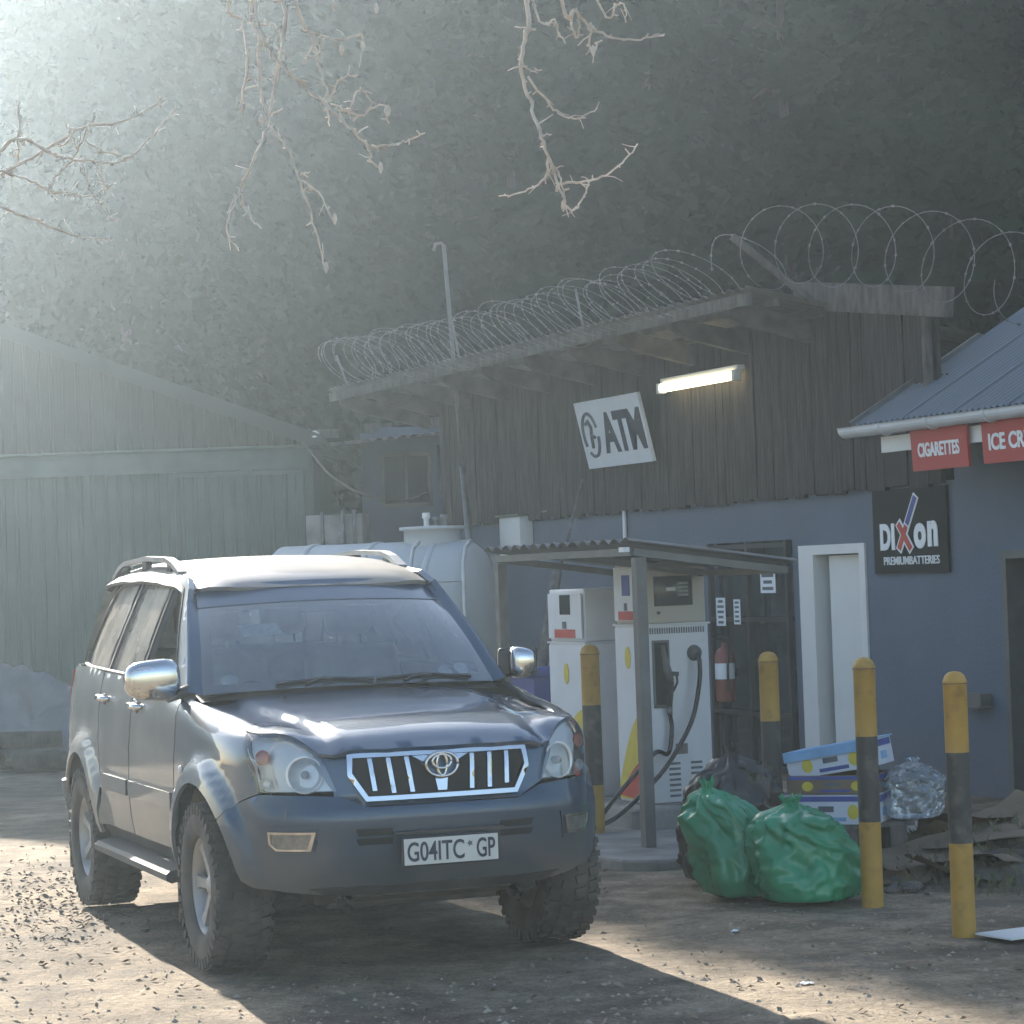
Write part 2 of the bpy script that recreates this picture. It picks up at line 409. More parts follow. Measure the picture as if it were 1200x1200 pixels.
def mixc(fac, a, bb, mode='MIX'):
    x = nt.nodes.new('ShaderNodeMix'); x.data_type = 'RGBA'; x.blend_type = mode
    if isinstance(fac, float): x.inputs['Factor'].default_value = fac
    else: nt.links.new(fac, x.inputs['Factor'])
    nt.links.new(a, x.inputs['A']); nt.links.new(bb, x.inputs['B']); return x.outputs['Result']
big = ramp(nz(.55, 5).outputs['Fac'], .36, (.20, .165, .125), .60, (.41, .335, .245))
mid = ramp(nz(3.2, 8, .65).outputs['Fac'], .40, (.60, .59, .58), .62, (1.12, 1.1, 1.07))
fine = ramp(nz(38, 8, .75).outputs['Fac'], .36, (.58, .56, .54), .64, (1.25, 1.22, 1.18))
c = mixc(1.0, big.outputs[0], mid.outputs[0], 'MULTIPLY'); c = mixc(.8, c, fine.outputs[0], 'MULTIPLY')
dk = ramp(nz(1.7, 7, .7).outputs['Fac'], .56, (0, 0, 0), .66, (1, 1, 1))
darkc = nt.nodes.new('ShaderNodeRGB'); darkc.outputs[0].default_value = (.13, .12, .105, 1)
fm = nt.nodes.new('ShaderNodeMath'); fm.operation = 'MULTIPLY'; fm.inputs[1].default_value = .65; nt.links.new(dk.outputs[0], fm.inputs[0])
c = mixc(fm.outputs[0], c, darkc.outputs[0])
nt.links.new(c, b.inputs['Base Color'])
bp = nt.nodes.new('ShaderNodeBump'); bp.inputs['Strength'].default_value = .9; bp.inputs['Distance'].default_value = .03
h1 = nz(22, 9, .7); nt.links.new(h1.outputs['Fac'], bp.inputs['Height']); nt.links.new(bp.outputs[0], b.inputs['Normal'])
MT['dirt'] = g
ground = tag(m.build('ground', g), kind='structure')

MT['hill'] = mat('dark_undergrowth', (.014, .022, .014), .95, var=.5, scale=.8, bump=1.0, bscale=3)
m = MB()
def hillf(u, v):
    x = -58 + 116 * u; y = 52 + 46 * v
    return (x, y, -0.3 + 23.5 * smooth(0, .62, v) + 1.6 * noise.noise(Vector((x * .18, y * .18, 2))) * smooth(0, .3, v))
m.grid(hillf, 90, 40)
tag(m.build('hillside', MT['hill']), kind='structure')

# ------------------------------------------------------------------ wall frame of the shop: x along the wall (towards the right), y into it
WA = radians(-66.4)
WO = gp(1182, 936)
LXV = Vector((cos(WA), sin(WA), 0)); LYV = Vector((-sin(WA), cos(WA), 0))
def W(x, y, z=0.0): return WO + LXV * x + LYV * y + Vector((0, 0, z))
def wl(p): d = Vector(p) - WO; return d.dot(LXV), d.dot(LYV), d.z
def wpx(u, v, off=0.0):
    r = ray(u, v); k = ((WO - CAM).dot(LYV) + off) / r.dot(LYV); p = CAM + r * k
    return wl(p)

shop = empty('roadside_shop', WO, WA, 'long blue-grey plastered shop with dark timber cladding and an overhanging roof, behind the fuel pumps', 'building')
XL, XR, CB = -10.8, 4.6, 2.385
m = MB()
ops = [(-4.50, -3.05, 2.0), (-2.92, -1.86, 1.94), (0.02, 1.05, 1.83)]
x = XL
for a, bx, zt in ops:
    m.box((x, 0, -.1), (a, .22, CB)); m.box((a, 0, zt), (bx, .22, CB)); x = bx
m.box((x, 0, -.1), (XR, .22, CB)); m.box((-.55, 0, CB), (XR, .22, 2.95))
m.box((XL, .22, -.1), (XL + .2, 5.5, 3.4)); m.box((XR - .2, .22, -.1), (XR, 5.5, 2.95))
m.build('wall', MT['plaster'], shop)
m = MB(); m.box((XL + .25, 1.2, 0), (XR - .25, 1.3, 2.9)); m.build('back_room', MT['dark_void'], shop)  # dark slab paints the unlit interior behind the openings
m = MB(); m.box((XL, .03, CB), (-.62, .2, 3.2)); m.box((XL, .03, 3.2), (-1.1, .2, 3.6)); m.box((XL, .03, 3.6), (-2.3, .2, 3.84)); m.build('upper_wall', MT['dark_void'], shop)
# dark timber cladding, one board at a time
x = XL; k = 0
while x < -.66:
    w = .15 + rnd.uniform(-.02, .03); x1 = min(x + w, -.62)
    ztop = 3.86 if x < -2.5 else 3.98 + (x + 2.5) / 1.94 * (-.28)
    zb = CB - .03 + rnd.uniform(-.02, .015); t = rnd.uniform(0, .014)
    mb = MB(); mb.box((x + .004, -.045 - t, zb), (x1 - .004, -.008, ztop))
    mb.build('cladding_board', MT['timber'], shop); x = x1; k += 1
# main roof: eave high over the forecourt, falling backwards
m = MB()
def roof_pt(x, y): return 3.95 - .17 * (y + .85)
n = 150
def corr(u, v):
    x = -12.2 + 10.1 * u; y = -.88 + 4.4 * v
    return (x, y, roof_pt(x, y) + .07 + .016 * sin(2 * pi * x / .076 / 2))
m.grid(corr, 520, 2); rf = m.build('roof', MT['old_iron'], shop)
MB().box((-12.2, -.86, 3.885), (-2.12, -.82, 3.985)).build('fascia', MT['timber_grey'], rf)
for xx in [-12.0 + i * 1.05 for i in range(9)] + [-2.55]:
    mb = MB(); n0 = len(mb.v)
    pts = [(-.80, 3.94), (.30, 3.94 - .17 * 1.1), (.30, 3.73 - .17 * 1.1), (-.66, 3.76), (-.80, 3.84)]
    M = Matrix(((0, 0, 1, xx), (1, 0, 0, 0), (0, 1, 0, 0), (0, 0, 0, 1)))
    mb.prism(pts, -.035, .035, M); mb.build('rafter', MT['rafter'], rf)
for yy in (-.55, -.12):
    MB().box((-12.1, yy - .03, roof_pt(0, yy) - .012), (-2.2, yy + .03, roof_pt(0, yy) + .048)).build('batten', MT['rafter'], rf)
# ceiling boards under the eave
for i in range(5):
    yy = -.78 + i * .16
# sloping beam over the right end of the cladding
mb = MB(); mb.bar((-2.66, -.08, 4.03), (-.40, -.08, 3.72), .08, .23, (0, 0, 1)); mb.build('end_beam', MT['timber_grey'], shop)
mb = MB(); mb.bar((-.70, -.1, 3.64), (-.70, -.1, 3.05), .05, .06, (0, 1, 0)); mb.build('end_trim', MT['timber_grey'], shop)

# right-hand iron roof with gutter
PR = radians(30)
def rpt(x, y): return 2.84 + tan_pr * (y + .58)
tan_pr = math.tan(PR)
lean = empty('iron_roof'); lean.parent = shop; lean.location = (0, 0, 0)
xs = -.97
while xs < XR:
    x1 = min(xs + .686, XR + .2); mb = MB()
    def cf(u, v, xs=xs, x1=x1):
        x = xs + (x1 - xs) * u; y = -.60 + 3.6 * v
        return (x, y, rpt(x, y) + .012 * sin(2 * pi * x / .0762) + .004 * (1 if u == 1 else 0))
    mb.grid(cf, 72, 3); mb.build('roof_sheet', MT['roof_iron'], lean); xs = x1
mb = MB(); mb.bar((-.985, -.60, rpt(0, -.6) - .03), (-.985, .6, rpt(0, .6) - .03), .03, .14); mb.build('barge_board', MT['grey_steel'], lean)
gut = MB()
prof = [(.07 * cos(a), .07 * sin(a)) for a in [pi + pi * i / 10 for i in range(11)]]
prof2 = [(.062 * cos(a), .062 * sin(a)) for a in [2 * pi - pi * i / 10 for i in range(11)]]
poly = [(-.078, .012), (-.07, .012)] + prof + [(.07, .012)] + prof2[:]
M = Matrix(((0, 0, 1, 0), (1, 0, 0, -.67), (0, 1, 0, 2.80), (0, 0, 0, 1)))
gut.prism([(p[0], p[1]) for p in [(-.08, .01)] + prof + [(.07, .01)] + prof2], -1.0, XR + .2, M)
gu = gut.build('gutter', MT['gutter'], shop)
mb = MB(); mb.prism([(.068 * cos(pi + pi * i / 10), .068 * sin(pi + pi * i / 10)) for i in range(11)], -1.006, -.994, M); mb.build('gutter_end_cap', MT['gutter'], gu)
for xx in (-.42, .22, .95, 1.7, 2.5):
    mb = MB(); mb.tube([(xx, -.67 + .074 * cos(a), 2.80 + .074 * sin(a)) for a in [pi * .98 + pi * 1.04 * i / 12 for i in range(13)]], .009, 6); mb.build('gutter_bracket', MT['gutter'], gu)
MB().box((-.64, -.58, 2.60), (XR, -.55, 2.72)).build('fascia_board', MT['white_paint'], shop)
MB().box((-.60, -.55, 2.70), (XR, 0, 2.72)).build('soffit', MT['timber_grey'], shop)

# white door standing a little open
dr = empty('door'); dr.parent = shop; dr.location = (-2.92, 0, 0)
fr = MB(); fr.box((0, -.02, 0), (.24, .2, 1.94)); fr.box((.97, -.02, 0), (1.06, .2, 1.94)); fr.box((.24, -.02, 1.86), (.97, .2, 1.94)); fr.build('door_frame', MT['white_paint'], dr)
lf = MB(); lf.box((0, -.02, .02), (.60, .02, 1.85)); leaf = lf.build('door_leaf', MT['white_paint'], dr); leaf.location = (.97, .14, 0); leaf.rotation_euler = (0, 0, radians(180 + 6))
MB().box((.16, .03, .9), (.74, .05, 1.0)).build('door_rail', MT['white_paint'], leaf) if False else None
# dark doorway on the far right
dw = empty('doorway'); dw.parent = shop; dw.location = (.02, 0, 0)
fr = MB(); fr.box((0, .0, 0), (.06, .2, 1.83)); fr.box((.97, .0, 0), (1.03, .2, 1.83)); fr.box((.06, .0, 1.77), (.97, .2, 1.83)); fr.build('door_frame', MT['grey_steel'], dw)
# security gate over the glazed opening
sg = empty('security_gate'); sg.parent = shop; sg.location = (-4.50, 0, 0)
fr = MB()
for xx in (0.02, .72, 1.41): fr.bar((xx, -.03, 0), (xx, -.03, 2.0), .045)
for zz in (.04, .50, 1.32, 1.96): fr.bar((.02, -.03, zz), (1.41, -.03, zz), .04)
fr.build('gate_frame', MT['black_metal'], sg)
MT['shop_glass'] = glass_mat('dark_shop_glass', (.25, .28, .28), .14, .55, (.09, .11, .125))  # the blue-grey film colour paints in a bluish reflection
MB().box((.0, .06, 0), (1.45, .075, 2.0)).build('pane', MT['shop_glass'], sg)
# electricity box, wall pipes and brackets fixed to the wall
eb = MB().box((-8.95, -.16, 1.98), (-8.42, 0.0, 2.40), .012).build('meter_box', MT['white_paint'], shop)
MB().box((-8.99, -.19, 2.40), (-8.38, .0, 2.42)).build('hood', MT['grey_steel'], eb)
MB().tube([(-8.4, -.03, 2.42), (-7.0, -.03, 2.45), (-6.2, -.03, 2.44)], .018, 6).build('wall_conduit', MT['grey_steel'], shop)
MB().tube([(-6.2, -.03, 2.44), (-6.2, -.03, 1.6)], .02, 6).build('wall_conduit', MT['white_paint'], shop)
p = wpx(1150, 820)
mb = MB(); mb.box((p[0] - .12, -.10, p[2] - .04), (p[0] + .14, 0, p[2] + .05)); mb.build('wall_bracket', MT['grey_steel'], shop)
mb = MB(); mb.box((p[0] - .16, -.14, p[2] - .055), (p[0] + .16, 0, p[2] - .042)); mb.build('wall_bracket', MT['old_iron'], shop)

# small blue outbuilding at the far end
def obx(u, v, Y): return at(u, v, Y)
ob = empty('outbuilding', (at(425, 600, 33).x, 33, 0), radians(-8), 'small blue-grey outbuilding with one window and a lean-to roof, behind the tank', 'building')
m = MB(); m.box((0, 0, -.2), (1.0, 2.5, 3.75)); m.box((1.0, 0, -.2), (2.6, 2.5, 2.9)); m.box((1.0, 0, 3.5), (2.6, 2.5, 3.75)); m.build('wall', MT['plaster'], ob)
wd = MB().box((.26, -.03, 2.72), (.92, .0, 3.42)).build('window', MT['grey_steel'], ob)
MB().box((.31, -.045, 2.77), (.57, -.031, 3.37)).build('pane', MT['dark_void'], wd)
MB().box((.61, -.045, 2.77), (.87, -.031, 3.37)).build('pane', MT['dark_void'], wd)
rf2 = MB().grid(lambda u, v: (-1.6 + 4.6 * u, -.9 + 3.6 * v, 3.95 - .2 * (1 - v) * 1.2 + .02 * sin(u * 4.6 / .076 * 2 * pi / 2) - .28 * (1 - u)), 200, 2).build('roof', MT['old_iron'], ob)
for i in range(6):
    xx = -1.4 + i * .8; MB().bar((xx, -.85, 3.60 + i * .05), (xx, 1.4, 3.74 + i * .05), .06, .12).build('rafter', MT['rafter'], rf2)
MB().bar((-1.4, -.5, 0), (-1.4, -.5, 3.5), .12).build('post', MT['rafter'], ob)

# ------------------------------------------------------------------ green corrugated shed on the left
SY = 30.0
shed = empty('corrugated_shed', (-2.42, SY, 0), radians(1.0), 'faded green corrugated iron shed with a low gable, left behind the car', 'shed')
def ibr(x):   # ribbed iron profile
    p = (x % .15) / .15
    return -.028 * (smooth(.30, .40, p) - smooth(.60, .70, p))
def sheet(x0, x1, z0, ztop, y, parent, name='wall_sheet', material='green_iron', dz=0):
    xs = []; x = x0
    while x < x1 - 1e-6:
        xs.append(x); p = (x % .15) / .15
        nxt = min([q for q in (.30, .40, .60, .70, 1.30) if q > p + 1e-4]); x = x + (nxt - p) * .15
    xs.append(x1); mb = MB()
    for xx in xs:
        mb.v.append(Vector((xx, y + ibr(xx), z0))); mb.v.append(Vector((xx, y + ibr(xx), ztop(xx))))
    for i in range(len(xs) - 1): mb.face((2 * i, 2 * i + 2, 2 * i + 3, 2 * i + 1))
    return mb.build(name, MT[material], parent)
x = -8.3
while x < -1.55:
    x1 = min(x + .75, -1.5); sheet(x, x1, -.05, lambda q: 3.14, rnd.uniform(-.006, .006), shed); x = x1
def gz(x): return 5.15 - .39 * abs(x + 4.1)
x = -8.3
while x < 0:
    x1 = min(x + .75, 0.0)
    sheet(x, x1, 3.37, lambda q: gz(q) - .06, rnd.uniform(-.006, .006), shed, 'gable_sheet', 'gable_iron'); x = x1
MB().box((-8.35, -.10, 3.125), (.06, -.035, 3.37)).build('beam', MT['green_trim'], shed)
MB().box((-8.35, -.17, 3.372), (.06, -.02, 3.40)).build('beam_cap', MT['green_trim'], shed)
sd = empty('sliding_door'); sd.parent = shed; sd.location = (0, -.10, 0)
x = -1.52
while x < -.05:
    x1 = min(x + .75, -.04); sheet(x, x1, .05, lambda q: 3.10, 0, sd, 'door_sheet'); x = x1
mb = MB(); mb.bar((-1.53, -.03, .05), (-1.53, -.03, 3.1), .05); mb.bar((-.03, -.03, .05), (-.03, -.03, 3.1), .05); mb.bar((-1.53, -.03, 3.09), (-.03, -.03, 3.09), .05); mb.build('door_frame', MT['green_trim'], sd)
for s in (-1, 1):
    mb = MB()
    mb.grid(lambda u, v: (-4.1 + s * 4.35 * u, -.35 + 9.4 * v, 5.16 - .39 * 4.35 * u), 8, 4); mb.build('roof_slope', MT['gable_iron'], shed)
    mb = MB(); mb.bar((-4.1, -.35, 5.10), (-4.1 + s * 4.35, -.35, 5.10 - .39 * 4.35), .04, .16); mb.build('barge_board', MT['gable_iron'], shed)
m = MB(); m.box((-.05, .05, -.05), (.02, 9, 3.45)); m.box((-8.3, .05, -.05), (-8.22, 9, 3.45)); m.box((-8.3, 8.9, -.05), (.02, 9, 3.45)); m.build('side_wall', MT['green_iron'], shed)
MB().box((-.02, -.06, 0), (.10, .06, 3.45)).build('corner_post', MT['green_trim'], shed)

# ------------------------------------------------------------------ concrete pads of the pump island
P2 = gp(760, 944, .20); PP = gp(755, 996, .06)
lp2 = wl(P2); lpp = wl(PP)
def pad(name, x0, x1, y0, y1, z, r=.08):
    m = MB(); pts = []
    for cx, cy, a0 in ((x1 - r, y1 - r, 0), (x0 + r, y1 - r, 90), (x0 + r, y0 + r, 180), (x1 - r, y0 + r, 270)):
        for i in range(5): a = radians(a0 + i * 22.5); pts.append((cx + r * cos(a), cy + r * sin(a)))
    bm = bmesh.new(); vs = [bm.verts.new((a, b_, -.12)) for a, b_ in pts]; f = bm.faces.new(vs)
    e = bmesh.ops.extrude_face_region(bm, geom=[f]); top = [v for v in e['geom'] if isinstance(v, bmesh.types.BMVert)]
    for v in top: v.co.z = z
    tf = [q for q in e['geom'] if isinstance(q, bmesh.types.BMFace)][0]
    bmesh.ops.recalc_face_normals(bm, faces=bm.faces[:])
    bmesh.ops.bevel(bm, geom=[ed for ed in tf.edges], offset=.02, segments=2, affect='EDGES', profile=.5)
    m.add_bm(bm); o = m.build(name, MT['concrete'], None, WO, WA); return tag(o, kind='structure')
pad('forecourt_pad', lpp[0] - 4.0, lpp[0] + .55, lpp[1] - .35, lpp[1] + 2.2, .06, .3)
pad('pump_plinth', lp2[0] - 3.2, lp2[0] + .22, lp2[1] - .18, lp2[1] + .72, .20, .1)
# ------------------------------------------------------------------ the car (local frame: x to its left side, y backwards, z up; origin under the front axle)
MT['paint'] = dusty(mat('navy_car_paint', (0.013, 0.055, 0.118), .30, metal=.25, var=.08, scale=2, coat=1.0), (.24, .23, .21), .16, 2.2)
MT['paint_side'] = dusty(dusty(mat('navy_car_paint_dusty', (0.022, 0.048, 0.085), .38, metal=.5, var=.08, scale=2, coat=1.0), (.28, .265, .235), .42, 2.2, lo=.3, hi=.65), (.30, .28, .24), .95, 1.6, .25, 1.2, lo=.2, hi=.6)
MT['paint_bumper'] = dusty(mat('navy_bumper_paint', (0.020, 0.048, 0.090), .40, metal=.4, var=.08, scale=2, coat=.8), (.20, .19, .165), .8, 2.5, .34, .74, lo=.3, hi=.65)
MT['paint_fender'] = dusty(dusty(mat('navy_fender_paint', (0.014, 0.050, 0.105), .32, metal=.25, var=.08, scale=2, coat=1.0), (.28, .265, .235), .18, 2.2, lo=.3, hi=.65), (.28, .26, .22), .7, 1.6, .25, 1.0, lo=.25, hi=.65)
MT['paint_roof'] = dusty(mat('navy_roof_paint', (0.022, 0.050, 0.11), .35, metal=.3, var=.08, scale=2, coat=.9), (.30, .265, .205), .8, 2.0, lo=.25, hi=.6)
MT['trim'] = dusty(mat('black_plastic_trim', (0.018, 0.019, 0.021), .55, var=.2), (.25, .22, .18), .25, 4)
MT['under'] = mat('dusty_underbody', (0.07, 0.062, 0.052), .9, var=.5, scale=6)
MT['liner'] = mat('mud_coated_liner', (0.17, 0.135, 0.10), .95, var=.4, scale=5, bump=.4)
MT['chrome'] = mat('chrome', (0.58, 0.585, 0.59), .12, metal=1.0, var=.03)
MT['satin'] = dusty(mat('satin_alloy', (0.40, 0.41, 0.42), .42, metal=.7, var=.06), (.26, .235, .195), .65, 6)
MT['board'] = dusty(mat('grey_step_plastic', (.05, .053, .055), .6, var=.2), (.22, .20, .165), .3, 5)
MT['rubber'] = dusty(mat('dusty_tyre_rubber', (0.030, 0.030, 0.031), .85, var=.3, scale=8), (.20, .18, .15), .5, 5, lo=.35, hi=.7)
MT['windscreen'] = glass_mat('windscreen_glass', (.62, .70, .72), .17, .13, (.42, .46, .48))
MT['side_glass'] = glass_mat('dusty_side_glass', (.45, .47, .45), .05, .62, (.50, .45, .385))
MT['lens'] = glass_mat('headlamp_lens', (.92, .94, .95), .06, .10, (.6, .62, .62))
MT['reflector'] = mat('lamp_reflector', (.74, .76, .78), .35, metal=.30, var=.06, scale=30)
MT['fog_glass'] = mat('grey_fog_lamp', (.30, .31, .31), .3, metal=.3, var=.35, scale=30)
MT['amber'] = mat('amber_lamp', (.62, .16, .06), .25, var=.1)
MT['red_lamp'] = mat('red_lamp', (.45, .02, .02), .2, var=.1)
MT['plate'] = dusty(mat('number_plate_white', (.66, .66, .63), .5, var=.05), (.35, .32, .26), .3, 9)
MT['seat'] = mat('grey_beige_upholstery', (.30, .27, .22), .9, var=.2, scale=10)
MT['dash'] = mat('dark_dashboard', (.05, .05, .052), .7, var=.2)
MT['headliner'] = mat('pale_headliner', (.42, .40, .36), .9, var=.1)
MT['sticker'] = mat('licence_disc_paper', (.70, .74, .72), .7, var=.15, scale=40)

car = empty('parked_car', (-.64, 12.12, 0), radians(20.4), 'dusty navy blue four-wheel-drive station wagon with chrome grille, parked facing the viewer', 'car')
carc = Vector((0, 1.6, .9))
def outw(p): return Vector((p.x, p.y - 1.6, (p.z - .9) * .6))

_plan = spline([(0, -.875), (.25, -.868), (.43, -.845), (.58, -.79), (.70, -.695), (.785, -.58), (.84, -.44), (.875, -.25), (.893, 0), (.90, .5), (.905, 1.2), (.905, 2.2), (.895, 2.9), (.87, 3.35), (.82, 3.62), (.73, 3.76), (.58, 3.82), (.3, 3.85), (0, 3.86)], 40)
_S = [0.0]
for a, bq in zip(_plan, _plan[1:]): _S.append(_S[-1] + (bq - a).length)
def plan(s):
    sg = 1 if s >= 0 else -1; s = abs(s); lo, hi = 0, len(_S) - 1
    s = min(s, _S[-1] - 1e-6)
    while hi - lo > 1:
        mi = (lo + hi) // 2
        if _S[mi] <= s: lo = mi
        else: hi = mi
    t = (s - _S[lo]) / (_S[hi] - _S[lo]); p = _plan[lo].lerp(_plan[hi], t)
    a = _plan[max(lo - 3, 0)]; c_ = _plan[min(hi + 3, len(_plan) - 1)]; d = (c_ - a).normalized()
    return p.x * sg, p.y, d.y * sg, -d.x     # position, outward normal
def s_y(y):      # arc length on the flank for a given y
    for i in range(len(_plan) - 1):
        if _plan[i].y <= y <= _plan[i + 1].y: return _S[i] + (_S[i + 1] - _S[i]) * (y - _plan[i].y) / max(1e-9, _plan[i + 1].y - _plan[i].y)
    return _S[-1]
def s_x(x):      # arc length across the nose for a given x
    for i in range(len(_plan) - 1):
        if _plan[i].x <= abs(x) <= _plan[i + 1].x: return (_S[i] + (_S[i + 1] - _S[i]) * (abs(x) - _plan[i].x) / max(1e-9, _plan[i + 1].x - _plan[i].x)) * (1 if x >= 0 else -1)
    return _S[-1]
INF = [(.36, .13), (.40, .085), (.46, .04), (.53, .012), (.60, 0), (.68, -.010), (.745, -.012), (.775, .0), (.80, .016), (.84, .024), (.95, .045), (1.03, .07), (1.10, .11), (1.16, .16)]
INS = [(.36, .09), (.42, .05), (.47, .03), (.58, .01), (.70, 0), (.80, .0), (.90, .002), (.985, .004), (1.0, .010), (1.10, .016), (1.2, .030), (1.30, .052), (1.36, .075)]
def zs(y): return table([(-.8, 1.03), (-.5, 1.115), (-.2, 1.155), (.1, 1.185), (.45, 1.225), (.7, 1.25)], y)
WB = 2.79
def body(s, t, off=0.0, flare=True):
    x, y, nx, ny = plan(s); sa = abs(s)
    fw = 1 - smooth(.55, 1.05, sa)
    ins = table(INF, t) * fw + table(INS, t) * (1 - fw); z = t
    if sa > .7 and y < .75 and t > zs(y) - .12:
        amt = 1 - .45 * smooth(.0, .5, y); a = min(1.0, (t - (zs(y) - .12)) / .2)
        ins0 = table(INS, zs(y) - .12)
        wb = smooth(.72, 1.04, sa); ins = ins * (1 - wb) + wb * (ins0 + .13 * amt * (1 - cos(a * pi / 2))); z = t * (1 - wb) + wb * (zs(y) - .12 + .12 * sin(a * pi / 2))
    if flare and sa > .7:
        for yc in (0.0, WB):
            r = math.hypot(y - yc, (z - .385) * (1 if z > .385 else .6))
            ins -= .042 * (1 - smooth(.545, .60, r)) * smooth(.28, .50, z) + .008 * (1 - smooth(.47, .52, r))
    k = ins - off
    return Vector((x - nx * k, y - ny * k, z))
def mir(f, sgn): return (lambda a, c_: f(sgn * a, c_))
def arc(cy, cz, r, a0, a1, n=14): return [(cy + r * cos(radians(a0 + (a1 - a0) * i / n)), cz + r * sin(radians(a0 + (a1 - a0) * i / n))) for i in range(n + 1)]
def ys(pts): return [(s_y(y), z) for y, z in pts]
def bpart(name, outl, material, parent=None, holes=(), off=0.0, res=.04, thick=.018, sgn=1, sm=True, fn=None):
    f = fn or (lambda a, c_: body(sgn * a, c_, off))
    return patch_mesh(outl, [list(h) for h in holes], f, res, thick, outw, sm).build(name, MT[material], parent or car)

AR = .478
# bumper, nose, lamps
bt = [(s_x(0), .775), (s_x(.35), .775), (s_x(.47), .825), (s_x(.60), .832), (s_y(-.60), .838), (s_y(-.47), .80), (s_y(-.345), .718)]
bb = [(s_y(y), z) for y, z in arc(0, .385, AR, 135, 172, 6)][1:] + [(s_y(-.52), .425), (s_x(.72), .405), (s_x(.5), .385), (s_x(0), .38)]
half = bt + bb
outl = half[:-1] + [(-a, z) for a, z in reversed(half)][0:]
outl = [p for i, p in enumerate(half)] + [(-a, z) for a, z in reversed(half[1:-1])]
fogp = lambda sg: [(sg * s_x(.58), .672), (sg * s_x(.735), .672), (sg * s_x(.735), .625), (sg * s_x(.715), .60), (sg * s_x(.60), .60)]
bump = bpart('bumper', outl, 'paint_bumper', res=.035)
# lower grey skirt and intake slots
bpart('bumper_skirt', [(s_x(-.62), .425), (s_x(.62), .425), (s_x(.56), .385), (s_x(-.56), .385)], 'trim', bump, off=.006, res=.05, thick=.012)
for sg in (-1, 1):
    for z0, z1 in ((.652, .682), (.612, .640)):
        bpart('intake_slot_shade', [(s_x(sg * .25), z0), (s_x(sg * .40), z0), (s_x(sg * .41), z1), (s_x(sg * .25), z1)], 'dark_void', bump, off=.004, res=.05, thick=.004)  # proud dark strip paints the shade of a slot that is not cut
    fr_ = fogp(sg)
    big = [(s_x(sg * .555), .70), (s_x(sg * .775), .70), (s_x(sg * .775), .61), (s_x(sg * .74), .575), (s_x(sg * .58), .575)]
    fb = bpart('fog_lamp_bezel', big, 'paint_bumper', bump, off=.005, res=.05, thick=.02)
    fl = bpart('fog_lamp', fr_, 'fog_glass', bump, off=.010, res=.03, thick=.012)
    cx_ = sum(p[0] for p in fr_) / 5; cz_ = sum(p[1] for p in fr_) / 5
    patch_mesh([(cx_ + (p[0] - cx_) * 1.10, cz_ + (p[1] - cz_) * 1.16) for p in fr_], [[(cx_ + (p[0] - cx_) * .95, cz_ + (p[1] - cz_) * .90) for p in fr_]], lambda a, c_: body(a, c_, .019), .03, .014, outw).build('fog_lamp_rim', MT['chrome'], bump)
    bpart('fog_lamp_lens', [(a * 1.0, z) for a, z in fr_], 'lens', bump, off=.016, res=.04, thick=0)
MB().box((-.255, -.917, .652), (.255, -.895, .664)).build('plate_holder', MT['trim'], bump)
# skid plate and tow hooks below
mb = MB(); mb.quad((-.45, -.74, .40), (.45, -.74, .40), (.38, -.2, .26), (-.38, -.2, .26)); mb.build('skid_plate', MT['satin'], bump)
for sg in (-1, 1):
    mb = MB(); mb.tube([(sg * .40, -.62, .37), (sg * .40, -.73, .345), (sg * .40, -.66, .31), (sg * .40, -.55, .33)], .018, 7); mb.build('tow_hook', MT['under'], bump)

# nose panel around the grille
np_ = [(s_x(-.50), .79), (s_x(-.36), .78), (s_x(.36), .78), (s_x(.50), .845), (s_x(.585), .965), (s_x(.60), 1.02), (s_x(.46), 1.04), (s_x(-.46), 1.04), (s_x(-.60), 1.02), (s_x(-.585), .965), (s_x(-.50), .845)]
nose = bpart('nose_panel', np_, 'paint', off=-.012, res=.04)
# grille
gr = empty('grille'); gr.parent = car; gr.location = (-.012, 0, 0); gr.scale = (.94, 1, 1)
gin = [(-.425, .99), (.425, .99), (.43, .925), (.36, .822), (-.36, .822), (-.43, .925)]
gout = [(-.452, 1.016), (.452, 1.016), (.452, .915), (.372, .802), (-.372, .802), (-.452, .915)]
bpart('grille_mesh', [(s_x(a), z) for a, z in gin], 'dark_void', gr, off=.004, res=.05, thick=.01)
frame = patch_mesh([(s_x(a), z) for a, z in gout], [[(s_x(a), z) for a, z in gin]], lambda a, c_: body(a, c_, .030), .03, .03, outw); frame.build('grille_frame', MT['chrome'], gr)
for xx in (-.335, -.245, -.155, .155, .245, .335):
    zb = .832 if abs(xx) < .33 else .845; tl = .014 if xx < 0 else -.014
    bpart('grille_bar', [(s_x(xx - .011 - tl * .6), .985), (s_x(xx + .011 - tl * .6), .985), (s_x(xx + .011 + tl * .6), zb), (s_x(xx - .011 + tl * .6), zb)], 'chrome', gr, off=.022, res=.03, thick=.022)
bpart('grille_bar', [(s_x(-.032), .89), (s_x(.032), .89), (s_x(.022), .832), (s_x(-.022), .832)], 'chrome', gr, off=.020, res=.03, thick=.02)
bpart('emblem_mount', [(s_x(a), z) for a, z in ((-.13, 1.0), (.13, 1.0), (.075, .94), (.05, .90), (-.05, .90), (-.075, .94))], 'paint', gr, off=.024, res=.04, thick=.01)
bpart('emblem_wing', [(s_x(a), z) for a, z in ((-.14, .987), (-.06, .987), (-.075, .955))], 'chrome', gr, off=.030, res=.04, thick=.01)
bpart('emblem_wing', [(s_x(a), z) for a, z in ((.14, .987), (.06, .987), (.075, .955))], 'chrome', gr, off=.030, res=.04, thick=.01)
